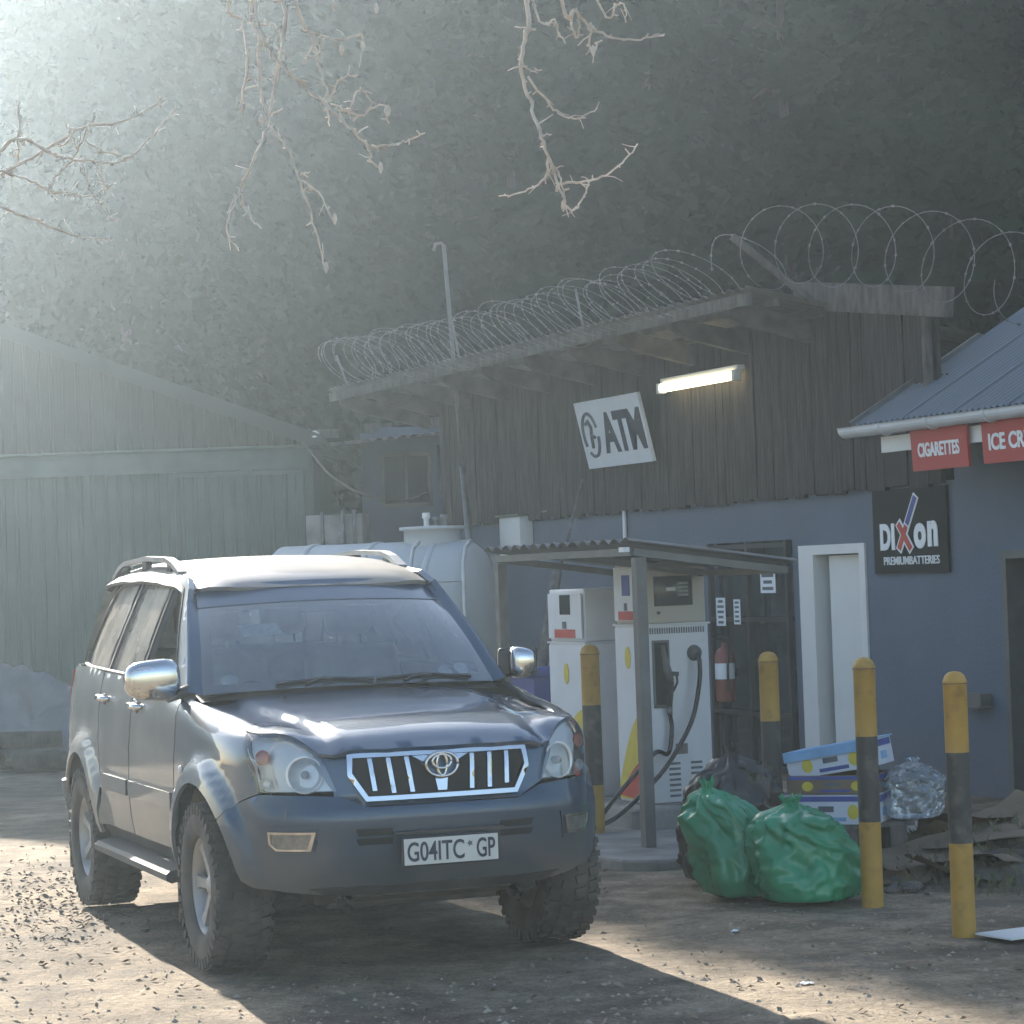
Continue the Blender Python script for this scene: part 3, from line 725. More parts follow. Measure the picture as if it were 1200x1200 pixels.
def ell(cx, cz, rx, rz, y, n=40): return [(cx + rx * cos(2 * pi * i / n), y, cz + rz * sin(2 * pi * i / n)) for i in range(n + 1)]
em = MB(); yE = body(0, .945, .042).y
for cx, cz, rx, rz in ((0, .945, .078, .053), (0, .958, .046, .030), (0, .945, .024, .049)): em.tube(ell(cx, cz, rx, rz, yE), .0085, 7)
em.build('emblem', MT['chrome'], gr)
# number plate
npl = empty('number_plate'); npl.parent = car; npl.location = (0, -.925, .575)
MB().box((-.228, 0, -.066), (.228, .012, .066), .006).build('plate_border', MT['black_metal'], npl)
MB().box((-.217, -.004, -.057), (.217, .0, .057)).build('plate_face', MT['plate'], npl)
t = text_mb('G04ITC', .262, .086, .003, .012).build('lettering', MT['letter_dark'], npl); t.location = (-.072, -.004, 0)
t = text_mb('GP', .086, .086, .003, .012).build('lettering', MT['letter_dark'], npl); t.location = (.160, -.004, 0)
mb = MB(); mb.prism([(.014 * cos(i * pi / 5) * (1 if i % 2 else .55), .014 * sin(i * pi / 5) * (1 if i % 2 else .55)) for i in range(10)], .001, .004, Matrix(((1, 0, 0, .086), (0, 0, -1, -.004), (0, 1, 0, .022), (0, 0, 0, 1)))); mb.build('emblem', MT['print_grey'], npl)

HLT = [(s_x(.485), .848), (s_x(.525), .94), (s_x(.575), 1.01), (s_x(.655), 1.068), (s_x(.745), 1.108), (s_y(-.50), 1.125), (s_y(-.44), 1.132)]
HLT = [(a.x, a.y) for a in spline([(p[0], p[1], 0) for p in HLT], 3)]
# headlights
for sg in (-1, 1):
    hl = empty('headlight'); hl.parent = car
    hp = HLT + [(s_y(-.50), 1.03), (s_y(-.555), .94), (s_y(-.585), .848)]
    hp = [(a, z) for a, z in hp]
    fn0 = lambda a, c_, sg=sg: body(sg * a, c_, -.045)
    fn1 = lambda a, c_, sg=sg: body(sg * a, c_, .004)
    patch_mesh(hp, [], fn0, .035, 0, outw).build('housing', MT['reflector'], hl)
    patch_mesh(hp, [], fn1, .03, .05, outw).build('lens', MT['lens'], hl)
    # bowl, amber indicator and small lamp
    def lamp(scen, z, r, name, material, depth):
        c0 = body(sg * scen, z, -.012); x_, y_, nx_, ny_ = plan(sg * scen); n3 = Vector((nx_ * .55, ny_ - .2, .05)).normalized()
        q = n3.to_track_quat('Z', 'Y').to_matrix().to_4x4(); M = Matrix.Translation(c0) @ q
        MB().lathe([(r, .0), (r * .93, .006), (r * .85, -.004), (r * .6, -depth), (r * .25, -depth * 1.15), (.001, -depth * 1.1)], 28, M).build(name, MT[material], hl)
        return M
    M = lamp(s_x(.625), .922, .084, 'main_beam_bowl', 'reflector', .035)
    MB().lathe([(.001, .012), (.016, .006), (.019, -.01), (.019, -.03)], 16, M).build('bulb', MT['satin'], hl)
    lamp(s_y(-.60), 1.0, .034, 'indicator', 'amber', .012)
    lamp(s_y(-.615), .885, .026, 'side_lamp', 'reflector', .012)

# fenders, doors, rear quarters
for sg in (-1, 1):
    side = 'right' if sg < 0 else 'left'
    top = [(s_y(y), zs(y) + .079) for y in (-.44, -.3, -.15, 0, .15, .3, .47)]
    fo = [(s_y(-.59), .842), (s_y(-.56), .94), (s_y(-.505), 1.03), (s_y(-.45), 1.125)] + top + [(s_y(.515), 1.24), (s_y(.515), .48), (s_y(.475), .44)] + [(s_y(y), z) for y, z in arc(0, .385, AR, 8, 134, 22)] + [(s_y(-.345), .722), (s_y(-.47), .804)]
    bpart('fender', fo, 'paint_fender', sgn=sg, res=.035)
    # side repeater lamp
    c0 = body(sg * s_y(.36), .905, .004); MB().lathe([(.001, .012), (.014, .008), (.018, 0)], 12, Matrix.Translation(c0) @ Matrix.Rotation(sg * pi / 2, 4, 'Y')).build('side_repeater', MT['lens'] if False else MT['sticker'], car)
    fd = bpart('door', ys([(.53, .50), (.53, 1.255), (.62, 1.285), (1.1, 1.30), (1.515, 1.305), (1.53, 1.0), (1.53, .50)]), 'paint_side', sgn=sg, res=.05)
    rd = bpart('door', ys([(1.548, .50), (1.548, 1.0), (1.533, 1.306), (2.375, 1.322), (2.372, 1.10), (2.335, .90), (2.29, .76), (2.262, .62), (2.26, .50)]), 'paint_side', sgn=sg, res=.05)
    bpart('rear_quarter', ys([(2.278, .45), (2.278, .62), (2.306, .755), (2.352, .90), (2.39, 1.10), (2.393, 1.323), (3.0, 1.335), (3.55, 1.335)]) + [(s_y(3.78), 1.335), (s_y(3.78), .46), (s_y(3.5), .45)] + [(s_y(y), z) for y, z in arc(WB, .385, AR, 8, 172, 26)], 'paint_side', sgn=sg, res=.045)
    for d, yh, zh in ((fd, 1.40, 1.165), (rd, 2.24, 1.18)):
        h0 = body(sg * s_y(yh - .11), zh, .03); h1 = body(sg * s_y(yh + .07), zh + .004, .03)
        mb = MB(); mb.tube([body(sg * s_y(yh - .13), zh - .002, -.005), h0, (h0 + h1) / 2 + Vector((sg * .006, 0, 0)), h1, body(sg * s_y(yh + .09), zh + .004, -.005)], [.012, .016, .016, .016, .012], 8); mb.build('handle', MT['chrome'], d)
        MB().lathe([(.001, .002), (.03, .004), (.034, 0)], 14, Matrix.Translation(body(sg * s_y(yh + .0), zh - .006, .001)) @ Matrix.Rotation(sg * pi / 2, 4, 'Y') @ Matrix.Diagonal((1, 1.8, 1, 1))).build('handle_recess', MT['trim'], d)
    # body-side moulding on the doors
    for d, y0, y1 in ((fd, .56, 1.51), (rd, 1.57, 2.25)):
        bpart('side_moulding', ys([(y0, .70), (y1, .70), (y1, .78), (y0, .78)]), 'paint_side', d, off=.014, sgn=sg, res=.06, thick=.02)
    bpart('sill', ys([(.50, .385), (.50, .492), (2.28, .492), (2.28, .385)]), 'trim', off=-.03, sgn=sg, res=.08)
    # running board
    mb = MB()
    prof = [(.80, .375), (.93, .352), (.955, .365), (.955, .395), (.935, .412), (.80, .430)]
    mb.prism([(sg * a, z) for a, z in prof], .50, 2.26, Matrix(((1, 0, 0, 0), (0, 0, 1, 0), (0, 1, 0, 0), (0, 0, 0, 1)))); st = fixnormals(mb.build('running_board', MT['board'], car))
    for i in range(5): MB().box((sg * .83 if sg > 0 else -.97, .62, .4135 + .006), (sg * .97 if sg > 0 else -.83, .62 + .001, .4136 + .006)) if False else None
    # wheel arch liners and mud flaps
    for yc in (0.0, WB):
        mb = MB(); mb.lathe([(AR + .02, 0), (AR + .02, .34)], 24, Matrix(((0, 0, sg * 1, sg * .52), (1, 0, 0, yc), (0, 1, 0, .385), (0, 0, 0, 1))), True, radians(-6), radians(150 if yc == 0 else 186)); mb.build('arch_liner', MT['liner'], car)
        mb = MB(); mb.box((.62, yc + .49, .17), (.90, yc + .505, .50)) if sg > 0 else mb.box((-.90, yc + .49, .17), (-.62, yc + .505, .50)); mb.build('mud_flap', MT['liner'], car)
# tailgate and rear lamps
tg = bpart('tailgate', [(s_y(3.785), .46), (s_y(3.785), 1.335), (_S[-1] - .001, 1.335), (_S[-1] - .001, .46)], 'paint_side', res=.06)
tg2 = bpart('tailgate', [(s_y(3.785), .46), (s_y(3.785), 1.335), (_S[-1] - .001, 1.335), (_S[-1] - .001, .46)], 'paint_side', sgn=-1, res=.06)
for sg in (-1, 1):
    bpart('tail_lamp', [(s_y(3.66), .98), (s_y(3.60), 1.30), (s_y(3.80), 1.30), (s_y(3.80), .98)], 'red_lamp', off=.012, sgn=sg, res=.04, thick=.02)
bpart('rear_bumper', [(s_y(3.40), .45), (s_y(3.45), .66), (_S[-1] - .001, .66), (_S[-1] - .001, .45)], 'paint_side', off=.05, res=.06, thick=.06)
bpart('rear_bumper', [(s_y(3.40), .45), (s_y(3.45), .66), (_S[-1] - .001, .66), (_S[-1] - .001, .45)], 'paint_side', off=.05, sgn=-1, res=.06, thick=.06)

# hood
HLB = [body(a, c_, .004) for a, c_ in HLT]
_hs = []
def hoodz(x, y):
    z = hoodz0(x, y); ax = abs(x); best = 9; sw = 0; sd = 0
    for hx, hy, hd in _hs:
        d = (ax - hx) ** 2 + (y - hy) ** 2; w = 1 / (d + 2e-4) ** 2; sw += w; sd += w * hd
        best = min(best, d)
    return z + (sd / sw * smooth(.30, 0, sqrt(best)) * smooth(.45, .60, ax) if sw else 0)
def hoodz0(x, y):
    zc = table([(-.86, 1.022), (-.82, 1.04), (-.76, 1.075), (-.68, 1.105), (-.58, 1.128), (-.42, 1.155), (-.2, 1.183), (.1, 1.213), (.35, 1.238), (.55, 1.255)], y)
    ax = abs(x)
    z = zc - .048 * (ax / .76) ** 2.2
    z += .020 * smooth(.615, .575, ax + .13 * smooth(.4, -.8, y)) - .020
    if y < -.45: z -= .045 * smooth(.40, .75, ax) * smooth(-.45, -.80, y)
    return z
_hs += [(p.x, p.y, p.z + .007 - hoodz0(p.x, p.y)) for p in HLB[6:]]
ho = [(0, -.852), (.25, -.845), (.42, -.824), (.49, -.80), (.54, -.758)] + [(p.x, p.y) for p in HLB[7:]] + [(.778, -.2), (.786, .1), (.782, .40), (.74, .49), (.5, .43), (.25, .395), (0, .385)]
ho = ho + [(-x, y) for x, y in reversed(ho[1:-1])]
hood = patch_mesh(ho, [], lambda x, y: (x, y, hoodz(x, y)), .04, .022, lambda p: Vector((0, 0, 1))).build('hood', MT['paint'], car)
for xx in (-.42, .42): MB().lathe([(.001, .012), (.012, .01), (.016, 0)], 10, Matrix.Translation((xx, .26, hoodz(xx, .26)))).build('washer_jet', MT['trim'], hood)
# cowl, wipers
def ws(u, v, off=0.0):
    xb, yb, zb = .745 * u, .37 + .15 * u * u, 1.262 - .02 * u * u
    xt, yt, zt = .615 * u, 1.00 + .13 * u ** 4 * .6 + .07 * u * u, 1.745 - .022 * u * u
    bul = .035 * sin(pi * min(v, 1.0))
    return Vector((xb + (xt - xb) * v, yb + (yt - yb) * v - bul * .65 - off * .62, zb + (zt - zb) * v + bul * .75 + off * .78))
mb = MB(); mb.grid(lambda u, v: (.76 * (2 * u - 1), .34 + .15 * (2 * u - 1) ** 2 + .12 * v, 1.228 - .02 * (2 * u - 1) ** 2 + .03 * v), 24, 2); mb.build('cowl', MT['trim'], car)
patch_mesh([(-1, .83), (1, .83), (1, 1.07), (-1, 1.07)], [], lambda u, v: ws(u, v, .004), .05, .015, outw).build('roof_header', MT['paint'], car)
wsg = patch_mesh([(-1, 0), (1, 0), (1, .83), (-1, .83)], [], lambda u, v: ws(u, v), .07, 0, outw).build('windscreen', MT['windscreen'], car)
mb = patch_mesh([(-1, 0), (1, 0), (1, .83), (-1, .83)], [[(-.93, .075), (.93, .075), (.925, .775), (-.925, .775)]], lambda u, v: ws(u, v, -.006), .07, 0, outw); mb.build('glass_border', MT['trim'], wsg)
for u0, v0, r in ((-.83, .115, .042), (.66, .10, .040), (.80, .125, .042)):
    mb = MB(); mb.v = [ws(u0 + r * 1.35 * cos(2 * pi * i / 20), v0 + r * 1.15 * sin(2 * pi * i / 20), -.009) for i in range(20)]; mb.face(range(20)); mb.build('licence_disc', MT['sticker'], wsg)
mb = MB(); mb.v = [ws(a, c_, -.012) for a, c_ in ((-.70, .50), (-.42, .50), (-.46, .62), (-.74, .62))]; mb.face(range(4)); mb.build('pale_sheet', MT['sticker'], wsg)  # pale slanted quad just inside the windscreen glass
for u0, u1 in ((-.55, .10), (.12, .82)):
    mb = MB(); a = ws(u0 + .18, -.01, .02); bq = ws((u0 + u1) / 2 + .05, .04, .02); mb.tube([a, (a + bq) / 2 + Vector((0, -.01, .012)), bq], [.011, .009, .007], 6)
    mb.tube([ws(u0, .022, .014), ws((u0 + u1) / 2, .05, .014), ws(u1, .022, .014)], .009, 6); mb.build('wiper', MT['black_metal'], car)
# roof
def roofz(x, y):
    zc = table([(1.0, 1.752), (1.08, 1.79), (1.2, 1.83), (1.4, 1.872), (1.7, 1.906), (2.1, 1.924), (2.6, 1.922), (3.0, 1.90), (3.3, 1.865), (3.5, 1.82), (3.62, 1.78)], y)
    ax = abs(x) / .68
    return zc - .028 * ax * ax - .085 * ax ** 9
ro = [(0, .992), (.15, .996), (.3, 1.009), (.42, 1.03), (.52, 1.068), (.60, 1.122), (.645, 1.20), (.665, 1.30), (.68, 1.6), (.685, 2.4), (.665, 3.0), (.63, 3.4), (.55, 3.58), (0, 3.62)]
ro = ro + [(-x, y) for x, y in reversed(ro[1:-1])]
roof = patch_mesh(ro, [], lambda x, y: (x, y, roofz(x, y)), .05, .02, lambda p: Vector((0, 0, 1))).build('roof', MT['paint_roof'], car)
# greenhouse sides
def gx_(y, z, off=0.0, sg=1):
    x = .848 - .355 * (z - 1.28) - .05 * (z - 1.28) ** 2 * 2
    x -= .13 * max(0, (y - 2.5) / 1.1) ** 2
    x -= .035 * (1 - smooth(.5, 1.1, y)) * 1.0
    return Vector((sg * (x + off), y, z))
ghole = [[(.76, 1.325), (1.12, 1.67), (1.22, 1.75), (1.32, 1.78), (1.45, 1.785), (1.455, 1.325)], [(1.54, 1.325), (1.535, 1.79), (2.22, 1.79), (2.30, 1.335)], [(2.39, 1.345), (2.34, 1.788), (2.82, 1.78), (3.00, 1.745), (3.12, 1.68), (3.42, 1.41), (3.40, 1.35)]]
gout_ = [(.56, 1.258), (.80, 1.48), (1.12, 1.76), (1.25, 1.815), (1.6, 1.845), (2.4, 1.855), (3.0, 1.84), (3.25, 1.80), (3.46, 1.66), (3.70, 1.335), (3.6, 1.325), (2.4, 1.318), (1.5, 1.30), (.62, 1.28)]
for sg in (-1, 1):
    patch_mesh(gout_, ghole, lambda y, z, sg=sg: gx_(y, z, 0, sg), .045, .03, outw).build('window_surround', MT['paint_side'] if sg < 0 else MT['paint'], car)
    # dark frames round the openings
    for i, h in enumerate(ghole):
        cy = sum(p[0] for p in h) / len(h); cz = sum(p[1] for p in h) / len(h)
        big = [(cy + (p[0] - cy) * 1.06, cz + (p[1] - cz) * 1.09) for p in h]
        w = patch_mesh(big, [h], lambda y, z, sg=sg: gx_(y, z, .006, sg), .05, .012, outw).build('window_frame', MT['trim'], car)
        g_ = [(cy + (p[0] - cy) * 1.01, cz + (p[1] - cz) * 1.02) for p in h]
        if i == 0 and sg < 0:   # driver's window wound down: only its top edge stands proud of the sill
            g_ = [(.78, 1.32), (.815, 1.355), (1.46, 1.36), (1.46, 1.32)]
        patch_mesh(g_, [], lambda y, z, sg=sg: gx_(y, z, -.012, sg), .08, 0, outw).build('pane', MT['side_glass'] if i else MT['windscreen'], w)
    # bright strip along the waistline and a front pillar that closes the corner
    mb = MB(); mb.tube([gx_(y, table([(.6, 1.288), (1.5, 1.308), (2.4, 1.326), (3.3, 1.34)], y), .008, sg) for y in (.70, 1.1, 1.5, 2.0, 2.4, 2.9, 3.3)], .010, 6); mb.build('waist_strip', MT['trim'], car)
    A = [ws(sg * 1.0, v) for v in [i / 10 for i in range(11)]]; B = [gx_(.56 + .56 * v, 1.262 + .498 * v, 0, sg) for v in [i / 10 for i in range(11)]]
    mb = MB(); mb.grid(lambda u, v: A[int(round(v * 10))].lerp(B[int(round(v * 10))], u) + Vector((sg * .022, -.018, .004)) * sin(pi * u), 6, 10); mb.build('front_pillar', MT['paint'], car)
    # cant rail between roof skin and window surround
    mb = MB(); mb.grid(lambda u, v: Vector((sg * .668, 1.10 + 2.1 * v, roofz(.668, 1.10 + 2.1 * v))).lerp(gx_(1.10 + 2.1 * v, table(gout_[2:8], 1.10 + 2.1 * v) - .004, .001, sg), u), 2, 24); mb.build('cant_rail', MT['paint'], car)
    # roof rail on three feet
    rl = MB(); rz_ = [(1.50, .0), (1.66, .036), (1.80, .052), (2.3, .055), (2.85, .052), (3.0, .036), (3.18, 0)]
    [rl.bar((sg * .60, a_[0], roofz(.60, a_[0]) + a_[1]), (sg * .60, b_[0], roofz(.60, b_[0]) + b_[1]), .05, .026) for a_, b_ in zip(rz_, rz_[1:])]; ra = rl.build('roof_rail', MT['satin'], car)
    for y in (1.74, 2.35, 2.92): MB().box((sg * .60 - .018, y - .05, roofz(.60, y) - .01), (sg * .60 + .018, y + .05, roofz(.60, y) + .040), .006).build('rail_foot', MT['trim'], ra)
    # door mirror
    mr = empty('door_mirror'); mr.parent = car; mr.location = (-.99 if sg < 0 else .93, .52 if sg < 0 else .60, 1.325)
    bm = bmesh.new(); bmesh.ops.create_uvsphere(bm, u_segments=28, v_segments=18, radius=1.0)
    for v in bm.verts:
        x_, y_, z_ = v.co; p_ = 3.2
        n_ = (abs(x_) ** p_ + abs(y_) ** p_ + abs(z_) ** p_) ** (1 / p_); x_, y_, z_ = x_ / n_, y_ / n_, z_ / n_
        z_ *= (.098 if sg < 0 else .078) + .012 * sg * x_ * -1; x_ *= .135 if sg < 0 else .066; y_ = y_ * .075 if y_ < 0 else y_ * .05
        v.co = Vector((x_, y_ + .12 * abs(x_ * sg) * .4, z_))
    MB().add_bm(bm, None, True).build('mirror_shell', MT['chrome'], mr)
    MB().box((-.105, .045, -.075), (.105, .075, .075), .02).build('mirror_glass', MT['trim'], mr)
    mb = MB(); mb.tube([(-sg * .08, .03, -.085), (-sg * .13, .05, -.075), (-sg * .21, .06, -.055)], [.03, .028, .032], 8); mb.build('mirror_arm', MT['trim'], mr)
# rear screen
mb = MB(); mb.grid(lambda u, v: ((2 * u - 1) * (.70 - .10 * v), 3.80 - .20 * v - .06 * (2 * u - 1) ** 2, 1.34 + .42 * v), 10, 4); mb.build('rear_screen', MT['side_glass'], car)

# wheels
def make_wheel(sg):
    w = empty('wheel'); w.parent = car
    Mx = Matrix(((0, 0, sg, 0), (1, 0, 0, 0), (0, 1, 0, 0), (0, 0, 0, 1)))     # lathe axis -> x (outwards)
    R = .385
    t = MB(); t.lathe([(.222, -.105), (.235, -.125), (.28, -.135), (.34, -.132), (.366, -.118), (.374, -.10), (.376, 0), (.374, .10), (.366, .118), (.34, .132), (.28, .135), (.235, .125), (.222, .105)], 56, Mx)
    for k in range(38):
        a = 2 * pi * k / 38
        for (zc, da, wz, wa, rr) in ((-.098, 0, .044, .100, .0), (-.036, .5, .050, .105, .002), (.036, .1, .050, .105, .002), (.098, .55, .044, .100, .0)):
            aa = a + da * 2 * pi / 38; M = Mx @ Matrix.Rotation(aa, 4, 'Z') @ Matrix.Translation((.376 + rr, 0, zc)) @ Matrix.Rotation(.22 if zc > 0 else -.22, 4, 'X')
            t.box((-.012, -wa / 2 * .40, -wz / 2), (.010, wa / 2 * .40, wz / 2), 0, M)
        for zc in (-.125, .125):
            M = Mx @ Matrix.Rotation(a + .04, 4, 'Z') @ Matrix.Translation((.352, 0, zc)); t.box((-.022, -.014, -.012), (.026, .014, .012), 0, M)
    ty = fixnormals(t.build('tyre', MT['rubber'], w))
    r = MB(); r.lathe([(.232, -.10), (.205, -.095), (.195, -.02), (.200, .06), (.215, .098), (.228, .108), (.236, .104), (.238, .095)], 48, Mx)
    rim = r.build('rim', MT['satin'], w)
    for k in range(6):
        a = 2 * pi * k / 6 + .3; sp = MB()
        M = Mx @ Matrix.Rotation(a, 4, 'Z')
        pts = [(.045, .030, .052, .068), (.10, .026, .060, .074), (.16, .028, .055, .080), (.205, .040, .050, .088)]
        n0 = len(sp.v)
        for rr, hw, zb, zt in pts:
            for yy, zz in ((-hw, zb), (hw, zb), (hw * .8, zt), (-hw * .8, zt)): sp.v.append(M @ Vector((rr, yy, zz)))
        for i in range(3):
            for q in range(4): sp.face((n0 + 4 * i + q, n0 + 4 * i + (q + 1) % 4, n0 + 4 * i + 4 + (q + 1) % 4, n0 + 4 * i + 4 + q))
        fixnormals(sp.build('spoke', MT['satin'], w))
    MB().lathe([(.001, .086), (.030, .084), (.042, .076), (.060, .066), (.062, .04)], 24, Mx).build('hub_cap', MT['satin'], w)
    MB().lathe([(.19, .0), (.14, -.01), (.12, .01), (.001, .01)], 32, Mx).build('brake_disc', MT['under'], w)
    return w
for sg in (-1, 1):
    w = make_wheel(sg); w.location = (sg * .79, 0, .388); w.rotation_euler = (sg * .3, 0, 0)
    w2 = copy_tree(w, car); w2.location = (sg * .79, WB, .388); w2.rotation_euler = (sg * .9, 0, 0)
# underbody
m = MB(); m.box((-.52, -.55, .33), (.52, 3.6, .62)); m.box((-.62, .62, .42), (.62, 2.2, .52)); m.box((-.70, -.55, .62), (.70, .40, .98)); m.box((-.80, .70, .45), (.80, 2.15, .50)); m.build('chassis', MT['under'], car)
m = MB(); m.tube([(-.7, 0, .385), (.7, 0, .385)], .04, 8); m.tube([(-.7, WB, .385), (.7, WB, .385)], .05, 8); m.lathe([(.001, -.13), (.10, -.08), (.13, 0), (.10, .08), (.001, .13)], 14, Matrix.Translation((.1, WB, .385))); m.build('axle', MT['under'], car)
m = MB(); m.tube([(-.45, .3, .30), (-.42, 2.0, .30), (-.5, 3.5, .35)], .035, 8); m.build('exhaust_pipe', MT['under'], car)
# cabin
cab = empty('cabin'); cab.parent = car
m = MB(); m.grid(lambda u, v: (.72 * (2 * u - 1), .48 + .42 * v, 1.235 - .03 * v - .17 * smooth(.75, 1, v)), 16, 8); m.box((-.72, .86, .7), (.72, .90, 1.06)); m.build('dashboard', MT['dash'], cab)
m = MB(); m.tube([(-.36 + .185 * cos(a), 1.0 + .07 * sin(a), 1.10 + .165 * sin(a)) for a in [2 * pi * i / 28 for i in range(29)]], .014, 8); m.tube([(-.54, 1.0, 1.10), (-.18, 1.0, 1.10)], .018, 6); m.tube([(-.36, 1.0, 1.10), (-.36, .86, 1.02)], .035, 8); m.build('steering_wheel', MT['dash'], cab)
def seat(x, y, w, name='seat', rests=1):
    s_ = MB(); s_.box((x - w / 2, y, .72), (x + w / 2, y + .50, .88), .05)
    M = Matrix.Translation((x, y + .50, .84)) @ Matrix.Rotation(radians(-14), 4, 'X'); s_.box((-w / 2, -.08, 0), (w / 2, .08, .60), .05, M)
    for k in range(rests):
        xo = (k - (rests - 1) / 2) * .5
        s_.box((xo - .13, -.06, .66), (xo + .13, .05, .86), .045, M); s_.tube([M @ Vector((xo - .06, 0, .58)), M @ Vector((xo - .06, 0, .7))], .008, 6); s_.tube([M @ Vector((xo + .06, 0, .58)), M @ Vector((xo + .06, 0, .7))], .008, 6)
    s_.build(name, MT['seat'], cab)
seat(-.37, 1.10, .52); seat(.37, 1.10, .52); seat(0, 2.0, 1.25, 'rear_bench', 2)
m = MB(); m.grid(lambda u, v: ((2 * u - 1) * .60, 1.10 + 2.35 * v, roofz((2 * u - 1) * .60, 1.10 + 2.35 * v) - .05), 10, 12); m.build('headlining', MT['headliner'], cab)
m = MB(); m.box((-.78, .5, .50), (.78, 3.6, .70)); m.box((-.74, 2.75, .7), (.74, 3.55, .95)); m.build('cabin_floor', MT['dash'], cab)
m = MB(); m.box((-.13, .97, 1.615), (.13, 1.0, 1.685), .012); m.tube([(0, .99, 1.68), (0, .99, 1.73)], .01, 6); m.build('rear_view_mirror', MT['trim'], cab)
for xx in (-.36, .36): MB().box((xx - .20, 1.17, 1.64), (xx + .20, 1.19, 1.73), .01).build('sun_visor', MT['headliner'], cab)
# ------------------------------------------------------------------ signs on the shop
def wroot(name, x, y, z, label, cat, group=None, rx=0.0):
    o = empty(name, W(x, y, z), WA, label, cat, group); o.rotation_euler = (rx, 0, WA); return o
def sub(o, x=0, y=0, z=0): o.location = (x, y, z); return o
# ATM board, leaning out at its top
atm = wroot('atm_sign', -6.06, -.10, 2.80, 'pale rectangular ATM sign board tilted on the dark timber cladding', 'sign')
atm.rotation_euler = (radians(13), radians(0), WA)
MB().box((-.70, -.02, 0), (.70, .012, .66)).build('board', MT['white_sign'], atm)
sub(text_mb('ATM', .88, .40, .006, .04).build('lettering', MT['letter_dark'], atm), .22, -.02, .33)
lg = MB(); 
for a0, a1, r in ((.15, 1.75, .17), (1.95, 2.95, .17)):
    lg.tube([(-.46 + r * .92 * cos(a0 * pi / 1.5 + (a1 - a0) * pi / 1.5 * i / 20), -.026, .33 + r * 1.25 * sin(a0 * pi / 1.5 + (a1 - a0) * pi / 1.5 * i / 20)) for i in range(21)], .017, 5)
lg.tube([(-.47, -.026, .20), (-.45, -.026, .33), (-.42, -.026, .40), (-.47, -.026, .47), (-.53, -.026, .44)], .02, 5)
lg.tube([(-.45, -.026, .33), (-.38, -.026, .30)], .016, 5)
lg.build('logo', MT['print_grey'], atm)
# black battery sign
dx = wroot('battery_sign', -1.16, -.012, 2.02, 'square black DIXON batteries sign between the white door and the dark doorway', 'sign')
MB().box((-.53, -.02, -.335), (.53, .008, .33)).build('board', MT['black_sign'], dx)
def let(txt, x, z, w, h, mname='letter_white', bold=.03): return sub(text_mb(txt, w, h, .006, bold).build('lettering', MT[mname], dx), x, -.02, z)
let('D', -.345, -.045, .155, .21, bold=.05); let('I', -.232, -.045, .046, .21, bold=.0); let('o', .155, -.048, .17, .20, bold=.05); let('n', .335, -.035, .14, .20, bold=.05)
mb = MB()
def strip(a, b_, w, y=-.024, d=.004):
    a = Vector((a[0], y, a[1])); b_ = Vector((b_[0], y, b_[1])); t_ = (b_ - a).normalized(); n_ = Vector((-t_.z, 0, t_.x)) * w / 2
    q = [a + n_, b_ + n_, b_ - n_, a - n_]; n0 = len(mb.v); mb.v += [p + Vector((0, -d / 2, 0)) for p in q] + [p + Vector((0, d / 2, 0)) for p in q]
    mb.face((n0, n0 + 1, n0 + 2, n0 + 3)); mb.face((n0 + 7, n0 + 6, n0 + 5, n0 + 4))
    for i in range(4): mb.face((n0 + i, n0 + 4 + i, n0 + 4 + (i + 1) % 4, n0 + (i + 1) % 4))
strip((-.155, -.16), (.12, .27), .085); strip((-.155, .07), (.035, -.16), .085, -.0245); mb.build('cross_outline', MT['letter_white'], dx)
mb = MB(); strip((-.145, -.145), (-.03, .035), .050, -.029); strip((-.145, .055), (.028, -.148), .050, -.0295); mb.build('cross_stroke', MT['print_red'], dx)
mb = MB(); strip((-.022, .048), (.112, .258), .050, -.029); mb.build('cross_stroke', MT['print_blue'], dx)
let('PREMIUMBATTERIES', 0.02, -.235, .80, .066, bold=.012)
# red boards hanging from the gutter
for nm, txt, x0, x1, z0, z1, tw, tx, lab in (('red_sign', 'CIGARETTES', -.16, .57, 2.435, 2.735, .54, .20, 'small red CIGARETTES board hanging under the white gutter'), ('red_sign', 'ICE CREAM', .76, 1.62, 2.44, 2.735, .70, 1.19, 'red ICE CREAM board cut off at the right edge of the picture')):
    r_ = wroot(nm, (x0 + x1) / 2, -.60, z0, lab, 'sign'); xc = (x0 + x1) / 2; r_.rotation_euler = (radians(3), radians(1.0 if nm == 'CIG' else 0), WA)
    MB().box((x0 - xc, -.012, 0), (x1 - xc, .012, z1 - z0)).build('board', MT['red_sign'], r_)
    sub(text_mb(txt, tw, .105 if 'CIG' in txt else .12, .005, .03).build('lettering', MT['letter_white'], r_), tx - xc, -.012, .15)
    for hx in (-.28, .28): MB().tube([(hx, 0, z1 - z0), (hx, -.01, z1 - z0 + .05)], .004, 5).build('hook', MT['galv'], r_)
